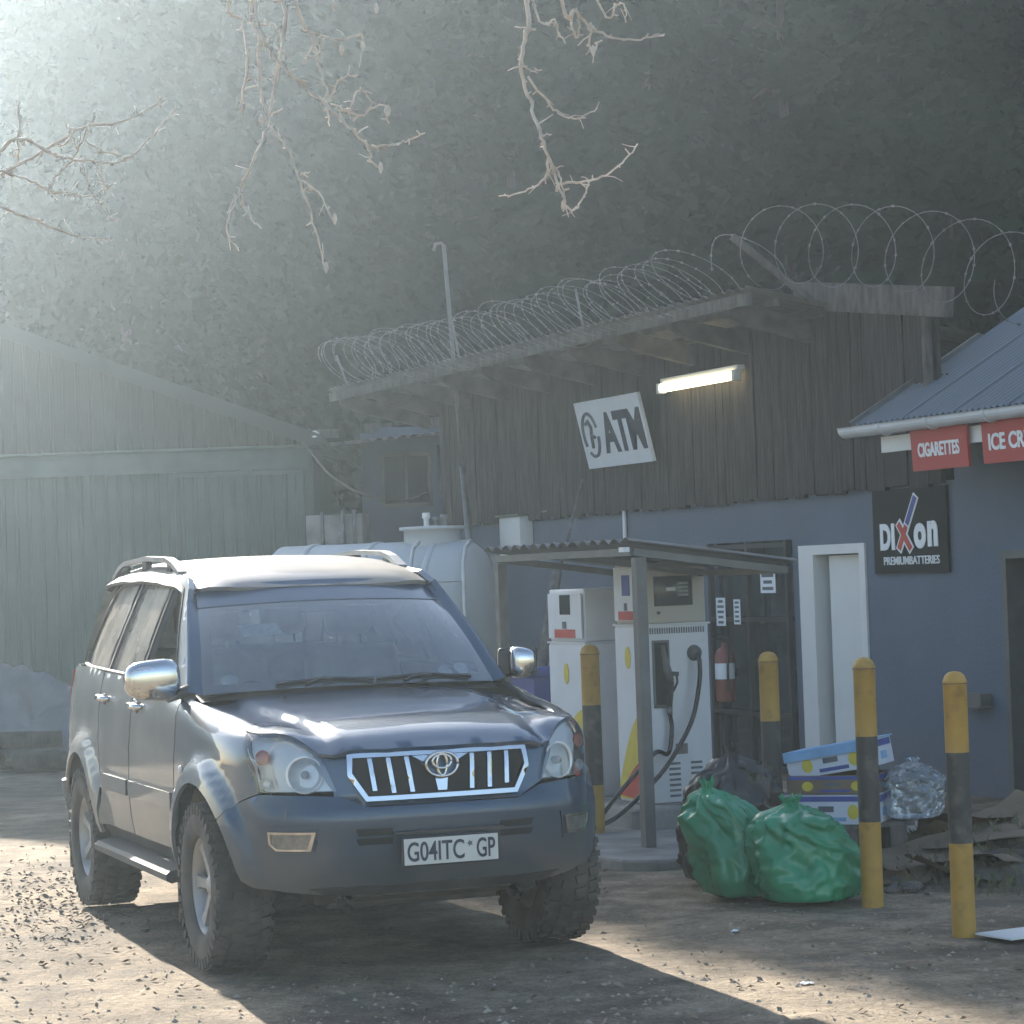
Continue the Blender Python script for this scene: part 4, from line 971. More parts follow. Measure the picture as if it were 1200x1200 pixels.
# lit fluorescent fitting under the eave
fl = wroot('fluorescent_light', -4.35, -.13, 3.44, 'lit white fluorescent tube fitting fixed high on the timber cladding', 'light')
fl.rotation_euler = (0, 0, WA)
MB().box((-.74, -.03, .055), (.74, .05, .10), .006).build('housing', MT['white_paint'], fl)
mtube = mat('lit_tube', (.9, .88, .8), .4, var=.02, emis=(1.0, .86, .50), estr=1.7)
MB().lathe([(.001, -.70), (.035, -.70), (.042, -.69), (.042, .69), (.035, .70), (.001, .70)], 16, Matrix(((0, 0, 1, 0), (1, 0, 0, -.03), (0, 1, 0, .012), (0, 0, 0, 1)))).build('tube', mtube, fl)
for xx in (-.72, .72): MB().box((xx - .025, -.07, -.04), (xx + .025, .01, .055), .006).build('end_cap', MT['white_paint'], fl)
# paper notices behind the gate
def notice(u, v, w, h, lab, rows):
    x, y, z = wpx(u, v, -.07); r_ = wroot('pale_sheet', x, -.07, z, lab, 'notice')
    MB().box((-w / 2, -.003, -h / 2), (w / 2, 0, h / 2)).build('sheet', MT['letter_white'], r_)
    mb = MB(); rg = random.Random(u)
    for i in range(rows):
        zz = h / 2 - h * (i + .7) / (rows + .4); ww = w * rg.uniform(.5, .8); mb.box((-ww / 2, -.005, zz - h / rows * .22), (ww / 2, -.0035, zz + h / rows * .22))
    mb.build('print', MT['print_grey'], r_)
notice(845, 717, .17, .25, 'white notice with dark print on the security gate beside the pump', 5)
notice(864, 717, .12, .22, 'narrower white notice just right of another on the security gate', 5)
notice(900, 682, .26, .19, 'white square notice high on the right half of the security gate', 3)
# wall mounted extinguisher with a cloth label
ex = wroot('fire_extinguisher', wpx(852, 785, -.14)[0], -.16, wpx(852, 822, -.14)[2], 'red fire extinguisher hanging on the security gate right of the pump', 'extinguisher')
MT['ext_red'] = dusty(mat('extinguisher_red', (.26, .055, .04), .5, var=.2, scale=5), (.25, .2, .17), .3, 5)
MB().lathe([(.001, 0), (.075, 0), (.085, .015), (.085, .40), (.07, .45), (.03, .48), (.028, .52)], 24).build('cylinder', MT['ext_red'], ex)
MB().lathe([(.088, .20), (.088, .34)], 24).build('label_band', MT['letter_white'], ex)
mb = MB(); mb.box((-.03, -.03, .52), (.03, .03, .57), .006); mb.bar((0, 0, .58), (0, -.13, .61), .025, .012); mb.bar((0, 0, .56), (0, -.12, .55), .025, .012); mb.build('valve', MT['black_metal'], ex)
MB().tube([(.04, 0, .54), (.11, -.02, .50), (.11, -.03, .30), (.10, -.03, .10)], .012, 6).build('hose', MT['hose'], ex)
MB().box((-.06, .085, .22), (.06, .14, .30)).build('bracket', MT['black_metal'], ex)

# ------------------------------------------------------------------ fuel pumps
def pump(name, base, hgt, lab, wide=.50, deep=.42, wideface=True):
    p = empty(name, base, WA, lab, 'fuel pump', 'fuel pumps under the small canopy')
    hb = hgt * .74
    MB().box((-deep, 0, 0), (0, wide, hb), .012).build('cabinet', MT['pump_white'], p)
    hd = MB().box((-deep + .012, .008, hb + .006), (-.012, wide - .008, hgt), .012).build('head', MT['pump_cream'] if wideface else MT['pump_white'], p)
    MB().box((-deep - .01, -.01, hb - .006), (.01, wide + .01, hb + .006)).build('seam_trim', MT['pump_white'], p)
    # narrow end towards the road: printed panel (faces -y)
    pn = MB().box((-deep + .02, -.010, .02), (-.02, -.001, hb - .02)).build('end_panel', MT['white_sign'], p)
    MB().box((-deep + .03, -.012, hb + .03), (-.03, -.001, hgt - .03)).build('end_panel', MT['white_sign'], p)
    MB().box((-deep * .62, -.016, hb + .20), (-deep * .34, -.0125, hb + .34)).build('display', MT['print_blue'] if wideface else MT['screen'], p)
    MB().box((-deep * .56, -.016, hb + .10), (-deep * .46, -.0125, hb + .15)).build('keyhole_plate', MT['print_grey'], p)
    MB().box((-deep * .78, -.016, hb + .035), (-deep * .22, -.0125, hb + .095)).build('warning_label', MT['print_red'], p)
    mb = MB(); M = Matrix(((1, 0, 0, 0), (0, 0, -1, -.011), (0, 1, 0, 0), (0, 0, 0, 1)))
    mb.prism([(-deep * .5 + .04 * cos(i * pi / 10), hb - .22 + .075 * sin(i * pi / 10)) for i in range(20)], .0, .004, M); mb.build('yellow_badge', MT['print_yellow'], p)
    sw = [(-.03, .03), (-.03, .62)] + [(-.03 - (deep - .06) * (i / 8), .62 - .50 * (i / 8) ** 1.7) for i in range(1, 9)] + [(-deep + .03, .03)]
    mb = MB(); mb.prism(sw, .0, .004, M); mb.build('yellow_sweep', MT['print_yellow'], p)
    sw = [(-.03, .03), (-.03, .30)] + [(-.03 - (deep - .06) * (i / 8), .30 - .25 * (i / 8) ** 1.4) for i in range(1, 9)]
    mb = MB(); mb.prism(sw, .0045, .008, M); mb.build('red_sweep', MT['print_red'], p)
    if wideface:   # broad face (towards +x): display, vent strip, nozzle boot, hose, louvres
        def fx(y0, y1, z0, z1, d0, d1, nm, mt, par=p, bev=0): return MB().box((d0, y0, z0), (d1, y1, z1), bev).build(nm, MT[mt], par)
        sc = fx(.10, .39, hgt - .30, hgt - .10, -.012, .002, 'display', 'screen', p, .006)
        MT.setdefault('lcd', mat('pale_lcd', (.34, .38, .36), .4, var=.05))
        fx(.19, .26, hgt - .20, hgt - .175, .0025, .004, 'readout', 'letter_white', sc); 
        for i in range(4): fx(.275, .355, hgt - .235 + i * .026, hgt - .222 + i * .026, .0025, .004, 'readout', 'lcd', sc)
        fx(.12, .145, hgt - .355, hgt - .335, -.012, -.006, 'lock', 'print_grey')
        vs = MB(); 
        for i in range(24): vs.box((.0005, .035 + i * .0183, hb - .062), (.004, .035 + i * .0183 + .009, hb - .022))
        vs.build('vent_strip', MT['print_grey'], p)
        bt_ = fx(.065, .195, hb - .56, hb - .105, .001, .012, 'nozzle_boot', 'grey_steel', p, .004)
        fx(.08, .18, hb - .54, hb - .12, .0125, .014, 'boot_recess', 'dark_void', bt_)
        nzl = empty('nozzle'); nzl.parent = p; nzl.location = (.03, .145, hb - .30)
        mb = MB(); mb.tube([(0, -.01, .16), (.01, -.005, .08), (.015, .01, 0), (.015, .03, -.08)], [.013, .017, .028, .026], 10); mb.build('spout', MT['grey_steel'], nzl)
        mb = MB(); mb.tube([(.015, .03, -.08), (.012, .028, -.16), (.012, .02, -.25)], [.026, .022, .018], 10); mb.tube([(.03, .07, -.02), (.03, .075, -.09), (.015, .05, -.15)], .008, 6); mb.bar((.02, .03, -.03), (.025, .085, -.035), .03, .03); mb.build('grip', MT['black_metal'], nzl)
        MB().tube([(.012, .02, -.25), (.012, .018, -.31)], .020, 8).build('coupling', MT['galv'], nzl)
        so = MB().lathe([(.001, .05), (.03, .05), (.045, .03), (.055, 0)], 20, Matrix(((0, 0, 1, 0), (1, 0, 0, .385), (0, 1, 0, hb - .20), (0, 0, 0, 1)))).build('hose_socket', MT['grey_steel'], p)
        H1 = spline([(.05, .385, hb - .20), (.075, .385, hb - .27), (.085, .372, hb - .40), (.10, .31, hb - .62), (.13, .20, .42), (.16, .04, .24), (.15, -.15, .07), (.12, -.32, -.06), (.08, -.48, -.122)], 6)
        MB().tube(H1, .0165, 8).build('hose', MT['hose'], p)
        H2 = spline([(.042, .165, hb - .61), (.05, .170, hb - .70), (.07, .13, hb - .86), (.10, .02, .36), (.12, -.12, .25), (.10, -.25, .12), (.06, -.36, -.02), (.02, -.42, -.122)], 6)
        MB().tube(H2, .0155, 8).build('hose', MT['hose'], p)
        fx(.22, .31, .33, .40, .001, .003, 'rating_plate', 'old_iron')
        for c0 in (.165, .33):
            for i in range(7):
                fx(c0, c0 + .085, .045 + i * .036, .045 + i * .036 + .016, .001, .004, 'louvre', 'print_grey')
        MB().box((-deep - .01, -.01, -.02), (.015, wide + .01, .012)).build('base_trim', MT['old_iron'], p)
    return p
pump('fuel_pump', P2, 1.63, 'white fuel pump with dark display, nozzle and two black hoses, nearest the post')
q1 = W(lp2[0] - .86, lp2[1] - .02, .20)
pump('fuel_pump', q1, 1.46, 'shorter white fuel pump behind the yellow and black bollard nearest the car', .52, .62, False)
# canopy over the pumps
CQ = at(741, 641, 15.9)
cn = empty('pump_canopy', (CQ.x, CQ.y, 0), WA, 'low corrugated iron canopy on thin dark posts over the fuel pumps', 'canopy')
cz = CQ.z; CLN, CWD, FALL = 2.18, 1.08, .135
def cnz(y): return cz + .0 - FALL * y
mb = MB(); mb.grid(lambda u, v: (.06 - (CLN + .12) * u, -.06 + (CWD + .12) * v, cnz(-.06 + (CWD + .12) * v) + .035 + .016 * sin(2 * pi * (CLN * u) / .147)), 150, 2)
rs = mb.build('roof', MT['old_iron'], cn)
mb = MB(); mb.grid(lambda u, v: (.06 - (CLN + .12) * u, -.055 + (CWD + .11) * v, cnz(-.055 + (CWD + .11) * v) + .030 + .016 * sin(2 * pi * (CLN * u) / .147)), 150, 2); mb.build('roof_underside', MT['grey_steel'], rs)
for a, b_ in (((.0, 0), (-CLN, 0)), ((.0, CWD), (-CLN, CWD)), ((0, 0), (0, CWD)), ((-CLN, 0), (-CLN, CWD)), ((-CLN / 2, 0), (-CLN / 2, CWD))):
    mb = MB(); mb.bar((a[0], a[1], cnz(a[1]) - .030), (b_[0], b_[1], cnz(b_[1]) - .030), .04, .045); mb.build('beam', MT['grey_steel'], cn)
for px_, py_, zb in ((.02, .03, .05), (-CLN + .03, .03, .05), (.02, CWD - .03, .05), (-CLN + .03, CWD - .03, .05)):
    if px_ > 0 and py_ > .5: continue
    MB().box((px_ - .035, py_ - .035, zb), (px_ + .035, py_ + .035, cnz(py_) - .062)).build('post', MT['grey_steel'], cn)
MB().box((-.02, -.085, cnz(0) - .03), (.05, -.045, cnz(0) + .0)).build('bracket', MT['white_paint'], cn)
# loose iron sheet lying on the canopy's far end
sh = empty('roof_offcut', at(775, 634, 17.3), WA, 'flat offcut of grey sheet metal lying on top of the canopy', 'metal sheet')
MB().box((-.5, -.1, -.05), (.35, .5, -.035), 0, Matrix.Rotation(-FALL, 4, 'X')).build('sheet', MT['roof_iron'], sh)

# ------------------------------------------------------------------ bollards
def bollard(u, v, ztop, r, fr, lab, Y=None, tilt=0):
    base = gp(u, v) if Y is None else Y
    o = empty('bollard', base, 0, lab, 'bollard', 'yellow and black steel bollards'); o.rotation_euler = (0, tilt, rnd.uniform(0, 6))
    z1, z2 = ztop * fr[0], ztop * fr[1]
    MB().lathe([(r, -.1), (r, z1)], 24).build('bottom_band', MT['yellow'], o)
    MB().lathe([(r, z1), (r, z2)], 24).build('middle_band', MT['bollard_black'], o)
    MB().lathe([(r, z2), (r, ztop - r * 1.05), (r * 1.03, ztop - r * 1.02), (r * 1.03, ztop - r * .9), (r * .98, ztop - r * .75), (r * .82, ztop - r * .35), (r * .5, ztop - r * .1), (.001, ztop)], 24).build('top_band', MT['yellow'], o)
    MB().lathe([(r + .004, ztop - r * 1.02), (r + .0045, ztop - r * 1.08)], 24).build('weld_seam', MT['trim'], o)
    return o
bollard(1130, 1094, 1.24, .056, (.345, .69), 'rightmost yellow and black bollard, standing alone right of the cardboard heap', tilt=.002)
bollard(1023, 1060, 1.28, .057, (.335, .68), 'yellow and black bollard touching the right green bag, in front of the stacked cartons')
b2 = at(903, 850, 15.7); bollard(0, 0, 1.25, .060, (.31, .66), 'yellow and black bollard behind the black bag, in front of the security gate', Vector((b2.x, 15.7, 0)))
b1 = at(694, 850, 16.9); bollard(0, 0, 1.25, .062, (.26, .68), 'yellow and black bollard right beside the car headlight', Vector((b1.x, 16.9, .05)))

# ------------------------------------------------------------------ rubbish bags, cartons, cardboard, rubble
def bag(name, pos, w, d, h, material, seed, lab, cat='rubbish bag', group=None, neck=(0, 0), lean=(0, 0), ears=2, sharp=1.0):
    rg = random.Random(seed); off = Vector((rg.uniform(0, 50), rg.uniform(0, 50), rg.uniform(0, 50)))
    NU, NV = 96, 56; mb = MB()
    def fn(u, v):
        a = 2 * pi * u; t_ = v
        # profile: flat bottom, bulging belly, drawn in to a neck
        rp = table([(0, .0), (.05, .62), (.10, .88), (.20, .99), (.35, 1.0), (.5, .97), (.62, .90), (.74, .74), (.84, .48), (.90, .22), (.93, .13), (.955, .16), (.98, .20), (1.0, .17)], t_)
        zz = table([(0, 0), (.05, .004), (.10, .04), (.20, .17), (.35, .36), (.5, .55), (.62, .68), (.74, .78), (.84, .86), (.90, .91), (.93, .935), (.955, .965), (.98, .99), (1.0, 1.0)], t_)
        ca, sa = cos(a), sin(a); q = Vector((ca * rp, sa * rp, zz * 1.1))
        lump = .24 * noise.noise(q * 1.5 + off) + .07 * noise.noise(q * 3.3 + off)
        rid = ((abs(noise.noise(Vector((q.x * 3.2, q.y * 3.2, q.z * 5)) + off * 2)) - .25) * -.15 + (abs(noise.noise(Vector((q.x * 8, q.y * 8, q.z * 10)) + off * 3)) - .25) * -.05) * sharp
        fold = .075 * (1 - abs(sin(5.5 * zz + 1.3 * a + 5 * noise.noise(q * 1.1 + off)))) ** 3 * smooth(.08, .25, t_) * (1 - smooth(.6, .8, t_)) * sharp
        lump += fold
        pl = .15 * smooth(.45, .85, t_) * sin(a * 9 + 3 * noise.noise(q * 2 + off) * 3) * (1 - .5 * smooth(.9, 1, t_))
        rr = rp * (1 + lump + rid + pl)
        sq = 1 / max(abs(ca) ** 2.6 + abs(sa) ** 2.6, .2) ** (1 / 2.6); rr *= .55 + .45 * sq
        x = w / 2 * rr * ca + (neck[0] + lean[0]) * smooth(.3, 1, zz) * .5 + lean[0] * zz * .5
        y = d / 2 * rr * sa + neck[1] * smooth(.3, 1, zz)
        z = h * zz * (1 + .10 * lump) + (.012 * noise.noise(q * 9 + off) if t_ > .1 else 0)
        if .985 < t_: z += .03 * h * sin(a * 5 + seed)
        return (x, y, max(z, 0.001))
    mb.grid(fn, NU, NV); o = mb.build(name, MT[material], None, pos)
    return tag(o, lab, cat, group)
GA = gp(852, 1056); GB = gp(950, 1062)
bag('rubbish_bag', GA + Vector((.10, .20, 0)), .45, .46, .63, 'green_bag', 5, 'full green plastic rubbish bag with a gathered top, left of two green bags', group='rubbish bags on the forecourt', neck=(-.34, .02))
bag('rubbish_bag', GB + Vector((0.02, .22, 0)), .56, .50, .55, 'green_bag', 21, 'slumped green plastic rubbish bag leaning against the bollard, right of two green bags', group='rubbish bags on the forecourt', neck=(-.16, .02))
BB = at(866, 960, 14.4)
bag('rubbish_bag', Vector((BB.x - .06, 14.45, 0)), .52, .46, .78, 'black_bag', 33, 'black plastic rubbish bag behind the left green bag', group='rubbish bags on the forecourt', neck=(.05, 0), sharp=1.6)
MT['clear_bag'] = glass_mat('crumpled_clear_film', (.80, .84, .86), .04, .26, (.5, .54, .56))
CBp = at(1064, 935, 14.9)
def heap_z(): return .30

# crate that carries the cartons (low pallet hidden behind the bags)
ST = at(975, 948, 14.7)
pl = empty('low_pallet', (ST.x, 14.75, 0), radians(14), 'low dark wooden pallet under the stacked cartons', 'pallet')
for i in range(5): MB().box((-.36, -.27 + i * .115, .27), (.40, -.19 + i * .115, .295)).build('slat', MT['timber_grey'], pl)
for i in (-.28, 0, .30): MB().box((i - .05, -.27, 0.0), (i + .05, .28, .268)).build('bearer', MT['timber_grey'], pl)
def carton(pos, rz, w, d, h, lab, style, tilt=0):
    o = empty('fruit_carton', pos, rz, lab, 'carton', 'printed cartons stacked by the door'); o.rotation_euler = (0, tilt, rz)
    b_ = MB(); t_ = .008
    b_.box((-w / 2, -d / 2, 0), (w / 2, d / 2, .01)); b_.box((-w / 2, -d / 2, .01), (w / 2, -d / 2 + t_, h)); b_.box((-w / 2, d / 2 - t_, .01), (w / 2, d / 2, h)); b_.box((-w / 2, -d / 2 + t_, .01), (-w / 2 + t_, d / 2 - t_, h)); b_.box((w / 2 - t_, -d / 2 + t_, .01), (w / 2, d / 2 - t_, h))
    b_.build('tray', MT['carton'] if style != 1 else MT['cardboard'], o)
    for s_ in (-1, 1):   # printed bands, ovals and hand holes on the long and short sides
        y = s_ * (d / 2 + .0012); y0, y1 = sorted((y, y + s_ * .001))
        MB().box((-w / 2 + .01, y0, h * .78), (w / 2 - .01, y1, h * .96)).build('print_band', MT['print_blue'], o)
        M = Matrix(((1, 0, 0, -w * .27), (0, 0, 1, y), (0, 1, 0, h * .42), (0, 0, 0, 1)))
        MB().prism([(.032 * cos(i * pi / 9), h * .26 * sin(i * pi / 9)) for i in range(18)], 0, s_ * .002, M).build('print_badge', MT['print_yellow'], o)
        MB().prism([(.032 * cos(i * pi / 9) + w * .54, h * .26 * sin(i * pi / 9)) for i in range(18)], 0, s_ * .002, M).build('print_badge', MT['print_yellow'], o)
        MB().box((-.045, y0, h * .42), (.045, y1 + s_ * .0005 if s_ > 0 else y1, h * .62)).build('hand_hole', MT['print_grey'], o)
        MB().box((-w * .14, y0, h * .10), (w * .20, y1, h * .24)).build('print_band', MT['print_blue'] if style else MT['print_sky'], o)
        x = s_ * (w / 2 + .0012); x0, x1 = sorted((x, x + s_ * .001))
        MB().box((x0, -d / 2 + .02, h * .70), (x1, d / 2 - .02, h * .95)).build('print_band', MT['print_blue'], o)
        MB().box((x0, -.06, h * .2), (x1, .06, h * .5)).build('print_band', MT['print_sky'], o)
    if style == 2:   # loose lid with folded rim
        l_ = MB(); l_.box((-w / 2 - .012, -d / 2 - .012, h), (w / 2 + .012, d / 2 + .012, h + .008)); l_.box((-w / 2 - .012, -d / 2 - .012, h - .05), (w / 2 + .012, -d / 2 - .004, h)); l_.box((-w / 2 - .012, -d / 2 - .004, h - .05), (-w / 2 - .004, d / 2 + .012, h)); l_.build('lid', MT['print_sky'], o)
    return o
carton((ST.x + .02, 14.75, .296), radians(-20), .58, .42, .165, 'white and blue printed fruit carton at the bottom of the stack', 0)
carton((ST.x + .05, 14.78, .463), radians(-17), .52, .40, .105, 'shallow brown fruit carton in the middle of the stack', 1)
carton((ST.x + .08, 14.80, .578), radians(-24), .52, .38, .15, 'blue lidded fruit carton tilted on top of the stack', 2, radians(-9))
# rubble heap with flattened cardboard on it
rr_ = random.Random(11)
def stone_mesh(seed):
    bm = bmesh.new(); bmesh.ops.create_icosphere(bm, subdivisions=2, radius=1.0); o_ = Vector((seed * 3.1, seed, 0))
    for v in bm.verts: v.co = v.co * (1 + .35 * noise.noise(v.co * 1.3 + o_) + .15 * noise.noise(v.co * 3 + o_)); v.co.z *= .7
    return MB().add_bm(bm, None, False).mesh('rubble_stone', MT['stone'])
SMS = [stone_mesh(i) for i in range(5)]
for i in range(46):
    u = rr_.uniform(1036, 1196); v = rr_.uniform(985, 1048) if u < 1115 else rr_.uniform(965, 1000); p = gp(u, v); s_ = rr_.uniform(.025, .085) * (1.3 if v < 1010 else .8)
    o = bpy.data.objects.new('rubble_stone', SMS[i % 5]); link(o); o.location = (p.x, p.y, s_ * .35); o.scale = (s_ * rr_.uniform(.8, 1.3), s_, s_ * rr_.uniform(.7, 1.1)); o.rotation_euler = (0, 0, rr_.uniform(0, 6))
    tag(o, 'small grey-brown rubble stone in the loose heap under the flattened cardboard', 'stone', 'rubble stones by the bollards')
mb = MB(); HC = at(1110, 960, 14.6)
mb.grid(lambda u, v: (HC.x - .45 + 1.9 * u, 13.9 + 1.9 * v, -.03 + .24 * sin(pi * min(1, max(0, u * 1.05))) ** .5 * sin(pi * v) ** .7 * (1 + .25 * noise.noise(Vector((u * 7, v * 7, 0)))) + .05 * noise.noise(Vector((u * 16, v * 16, 4)))), 40, 36, False)
tag(mb.build('earth_mound', MT['stone']), kind='structure')
def mound(x, y):
    u = (x - HC.x + .45) / 1.9; v = (y - 13.9) / 1.9
    if not (0 < u < 1 and 0 < v < 1): return 0
    return max(0, -.03 + .24 * sin(pi * u) ** .5 * sin(pi * v) ** .7)
cards = [(1075, 955, 14.35, .62, .42, 8, -3, 20, 'large flattened cardboard sheet on the rubble, just right of the middle bollard'), (1092, 935, 14.75, .30, .30, -28, 10, 40, 'short cardboard flap standing up on the heap beside the clear plastic bag'), (1150, 950, 14.5, .66, .44, 5, -6, -12, 'flattened cardboard sheet between the two right-hand bollards, on the heap'), (1185, 930, 14.9, .5, .45, 10, -14, 30, 'cardboard sheet at the right edge of the picture, on top of the heap'), (1115, 985, 14.0, .50, .26, -6, 24, 4, 'cardboard flap hanging over the front of the rubble heap'), (1165, 968, 14.15, .46, .30, 12, 8, 55, 'buckled cardboard piece low on the heap behind the rightmost bollard'), (1060, 985, 14.1, .34, .24, 30, -8, -30, 'small folded cardboard piece beside the foot of the middle bollard'), (1130, 925, 15.0, .55, .30, -22, 5, -8, 'cardboard sheet propped at the back of the heap against the wall')]
for u, v, Y, w, d, tx, ty, rz, lab in cards:
    p = at(u, v, Y); z = max(mound(p.x, p.y) + .05, .05); mb = MB(); sd_ = u
    f0 = lambda a, c_, w=w, d=d, sd_=sd_: ((a - .5) * w, (c_ - .5) * d, .035 * noise.noise(Vector((a * 2.2, c_ * 2.2, sd_))) + (.10 * max(0, a - .62) if sd_ % 2 else -.12 * max(0, c_ - .6)))
    mb.grid(f0, 12, 10); n0 = len(mb.v); mb.grid(lambda a, c_: Vector(f0(a, c_)) - Vector((0, 0, .006)), 12, 10)
    o = mb.build('cardboard_sheet', MT['cardboard']); o.location = (p.x, p.y, z); o.rotation_euler = (radians(tx), radians(ty), radians(rz)); tag(o, lab, 'cardboard', 'flattened cardboard on the heap')
bag('clear_plastic_bag', Vector((CBp.x, 14.72, .30)), .36, .32, .34, 'clear_bag', 44, 'crumpled clear plastic bag beside the stacked cartons, on the rubble heap', 'plastic bag', None, (.02, 0), sharp=2.0)
# flat pale offcut lying on the ground at the right edge
p = gp(1190, 1096); o = MB().box((-.16, -.13, 0), (.2, .13, .008)).build('floor_tile', MT['white_paint'], None, (p.x + .02, p.y, .004), .5); tag(o, 'pale flat board lying on the dirt at the right edge', 'board')

# ------------------------------------------------------------------ fuel tank with ladder, bin, leaning poles
TY = 23.5; tcx = at(445, 700, TY).x
tk = empty('storage_tank', (tcx, TY, 0), radians(-14), 'pale grey horizontal storage tank with a ladder, behind the car', 'tank')
TR = .80; TZ = 2.12 - TR
Mx = Matrix(((0, 0, 1, 0), (1, 0, 0, 0), (0, 1, 0, TZ), (0, 0, 0, 1)))
MB().lathe([(.001, -1.16), (.25, -1.15), (.5, -1.10), (.70, -1.02), (TR, -.90), (TR, .86), (.72, .96), (.5, 1.03), (.25, 1.07), (.001, 1.08)], 48, Mx).build('tank_shell', MT['tank'], tk)
for xx in (-.6, 0, .6): MB().lathe([(TR + .001, xx - .03), (TR + .012, xx - .025), (TR + .012, xx + .025), (TR + .001, xx + .03)], 48, Mx).build('band', MT['tank'], tk)
mh = MB().lathe([(.26, TR - .06), (.26, TR + .10), (.30, TR + .10), (.30, TR + .13), (.001, TR + .14)], 28, Matrix.Translation((.52, 0, TZ))).build('manhole', MT['tank'], tk)
for xx, hh in ((.46, .12), (.56, .08), (.63, .10)): MB().lathe([(.001, TR + .14 + hh), (.035, TR + .14 + hh), (.04, TR + .14 + hh * .6), (.025, TR + .14 + hh * .5), (.025, TR + .13)], 12, Matrix.Translation((xx, .03, TZ))).build('valve', MT['white_paint'] if hh > .11 else MT['galv'], mh)
MB().tube([(-.35, 0, TZ + TR - .02), (-.35, 0, TZ + TR + .12)], .03, 8).build('vent_pipe', MT['galv'], tk)
for xx in (-.7, .6): MB().box((xx - .08, -.6, 0), (xx + .08, .6, TZ - TR * .72)).build('saddle', MT['concrete'], tk)
ld = empty('ladder'); ld.parent = tk; ld.location = (.80, -TR - .08, 0)
for xx in (-.24, .24): MB().tube([(xx, 0, 0), (xx, 0, TZ + .55), (xx, .10, TZ + .72), (xx, .3, TZ + .78)], .018, 8).build('rail', MT['pale_steel'], ld)
for i in range(6): MB().tube([(-.24, 0, .25 + i * .30), (.24, 0, .25 + i * .30)], .013, 6).build('rung', MT['pale_steel'], ld)
# pale box standing on the left end behind the tank
p = at(392, 630, 27); bx_ = empty('water_heater_box', (p.x, 27, 0), radians(-5), 'pale grey concrete block pier with stub pipes, behind the left end of the tank', 'pier')
MB().box((-.30, 0, 0), (.30, .5, at(392, 603, 27).z), .01).build('pier', MT['concrete'], bx_)
for xx in (-.12, .1, .22): MB().tube([(xx, -.03, 2.1), (xx, -.03, at(392, 603, 27).z + .04)], .02, 6).build('stub_pipe', MT['galv'], bx_)
# blue bin
p = at(645, 830, 20.0); bn = empty('plastic_bin', (p.x, 20.0, 0), WA, 'dark blue plastic bin with a lid, partly hidden behind the car and left pump', 'bin')
MB().prism([(-.24, -.24), (.24, -.24), (.24, .24), (-.24, .24)], 0, .98).build('body', MT['blue_plastic'], bn)
MB().box((-.27, -.27, .98), (.27, .27, 1.06), .02).build('lid', MT['blue_plastic'], bn)
def pole(name, u0, v0, Y0, u1, v1, Y1, r, material, lab, cat, seg=8, ground=False):
    a = at(u0, v0, Y0); b_ = at(u1, v1, Y1)
    if ground:
        k = -a.z / (b_.z - a.z); a2 = a + (b_ - a) * k; a = a2
    o = MB().tube([a, a.lerp(b_, .5), b_], r, seg).build(name, MT[material]); return tag(o, lab, cat)
pole('leaning_pole', 622, 800, 20.6, 683, 562, 21.6, .013, 'timber_grey', 'thin weathered pole leaning behind the canopy, its tip sticking up over the roof', 'pole', ground=True)
pole('leaning_plank', 632, 800, 19.9, 652, 672, 20.4, .045, 'timber_grey', 'thicker weathered timber prop leaning beside the blue bin', 'plank', ground=True)
a = at(547, 605, 27.0); b_ = at(520, 288, 27.6)
k = -a.z / (b_.z - a.z); a = a + (b_ - a) * k
lp = empty('lamp_post', a, 0, 'tall thin grey pole rising past the razor wire, with a hooked top', 'post')
MB().tube([Vector((0, 0, 0)), (b_ - a) * .55], .034, 10).build('lower_pole', MT['galv'], lp)
MB().tube([(b_ - a) * .53, (b_ - a)], .022, 8).build('upper_pole', MT['grey_steel'], lp)
MB().tube([(b_ - a), (b_ - a) + Vector((-.03, 0, .03)), (b_ - a) + Vector((-.09, 0, .02)), (b_ - a) + Vector((-.11, 0, -.05))], .018, 8).build('hook', MT['grey_steel'], lp)
# yard lamp at the shed corner with its slack cable
p = at(369, 512, 29.7); yl = empty('yard_lamp', p, 0, 'small white yard lamp on the corner of the green shed', 'lamp')
MB().lathe([(.001, -.05), (.05, -.045), (.075, 0), (.05, .05), (.02, .08), (.001, .085)], 16, Matrix.Diagonal((1, 1, .9, 1))).build('globe', MT['letter_white'], yl)
MB().tube([(-.02, .0, .06), (-.08, .15, .10), (-.12, .35, .05)], .012, 6).build('arm', MT['grey_steel'], yl)
cab_pts = spline([at(361, 525, 29.7), at(385, 555, 29.6), at(420, 577, 29.6), at(455, 587, 29.9), at(484, 585, 30.4), at(500, 578, 31.5)], 6)
tag(MB().tube(cab_pts, .016, 6).build('slack_cable', MT['old_iron']), 'pale slack cable hanging from the shed corner to the shop', 'cable')

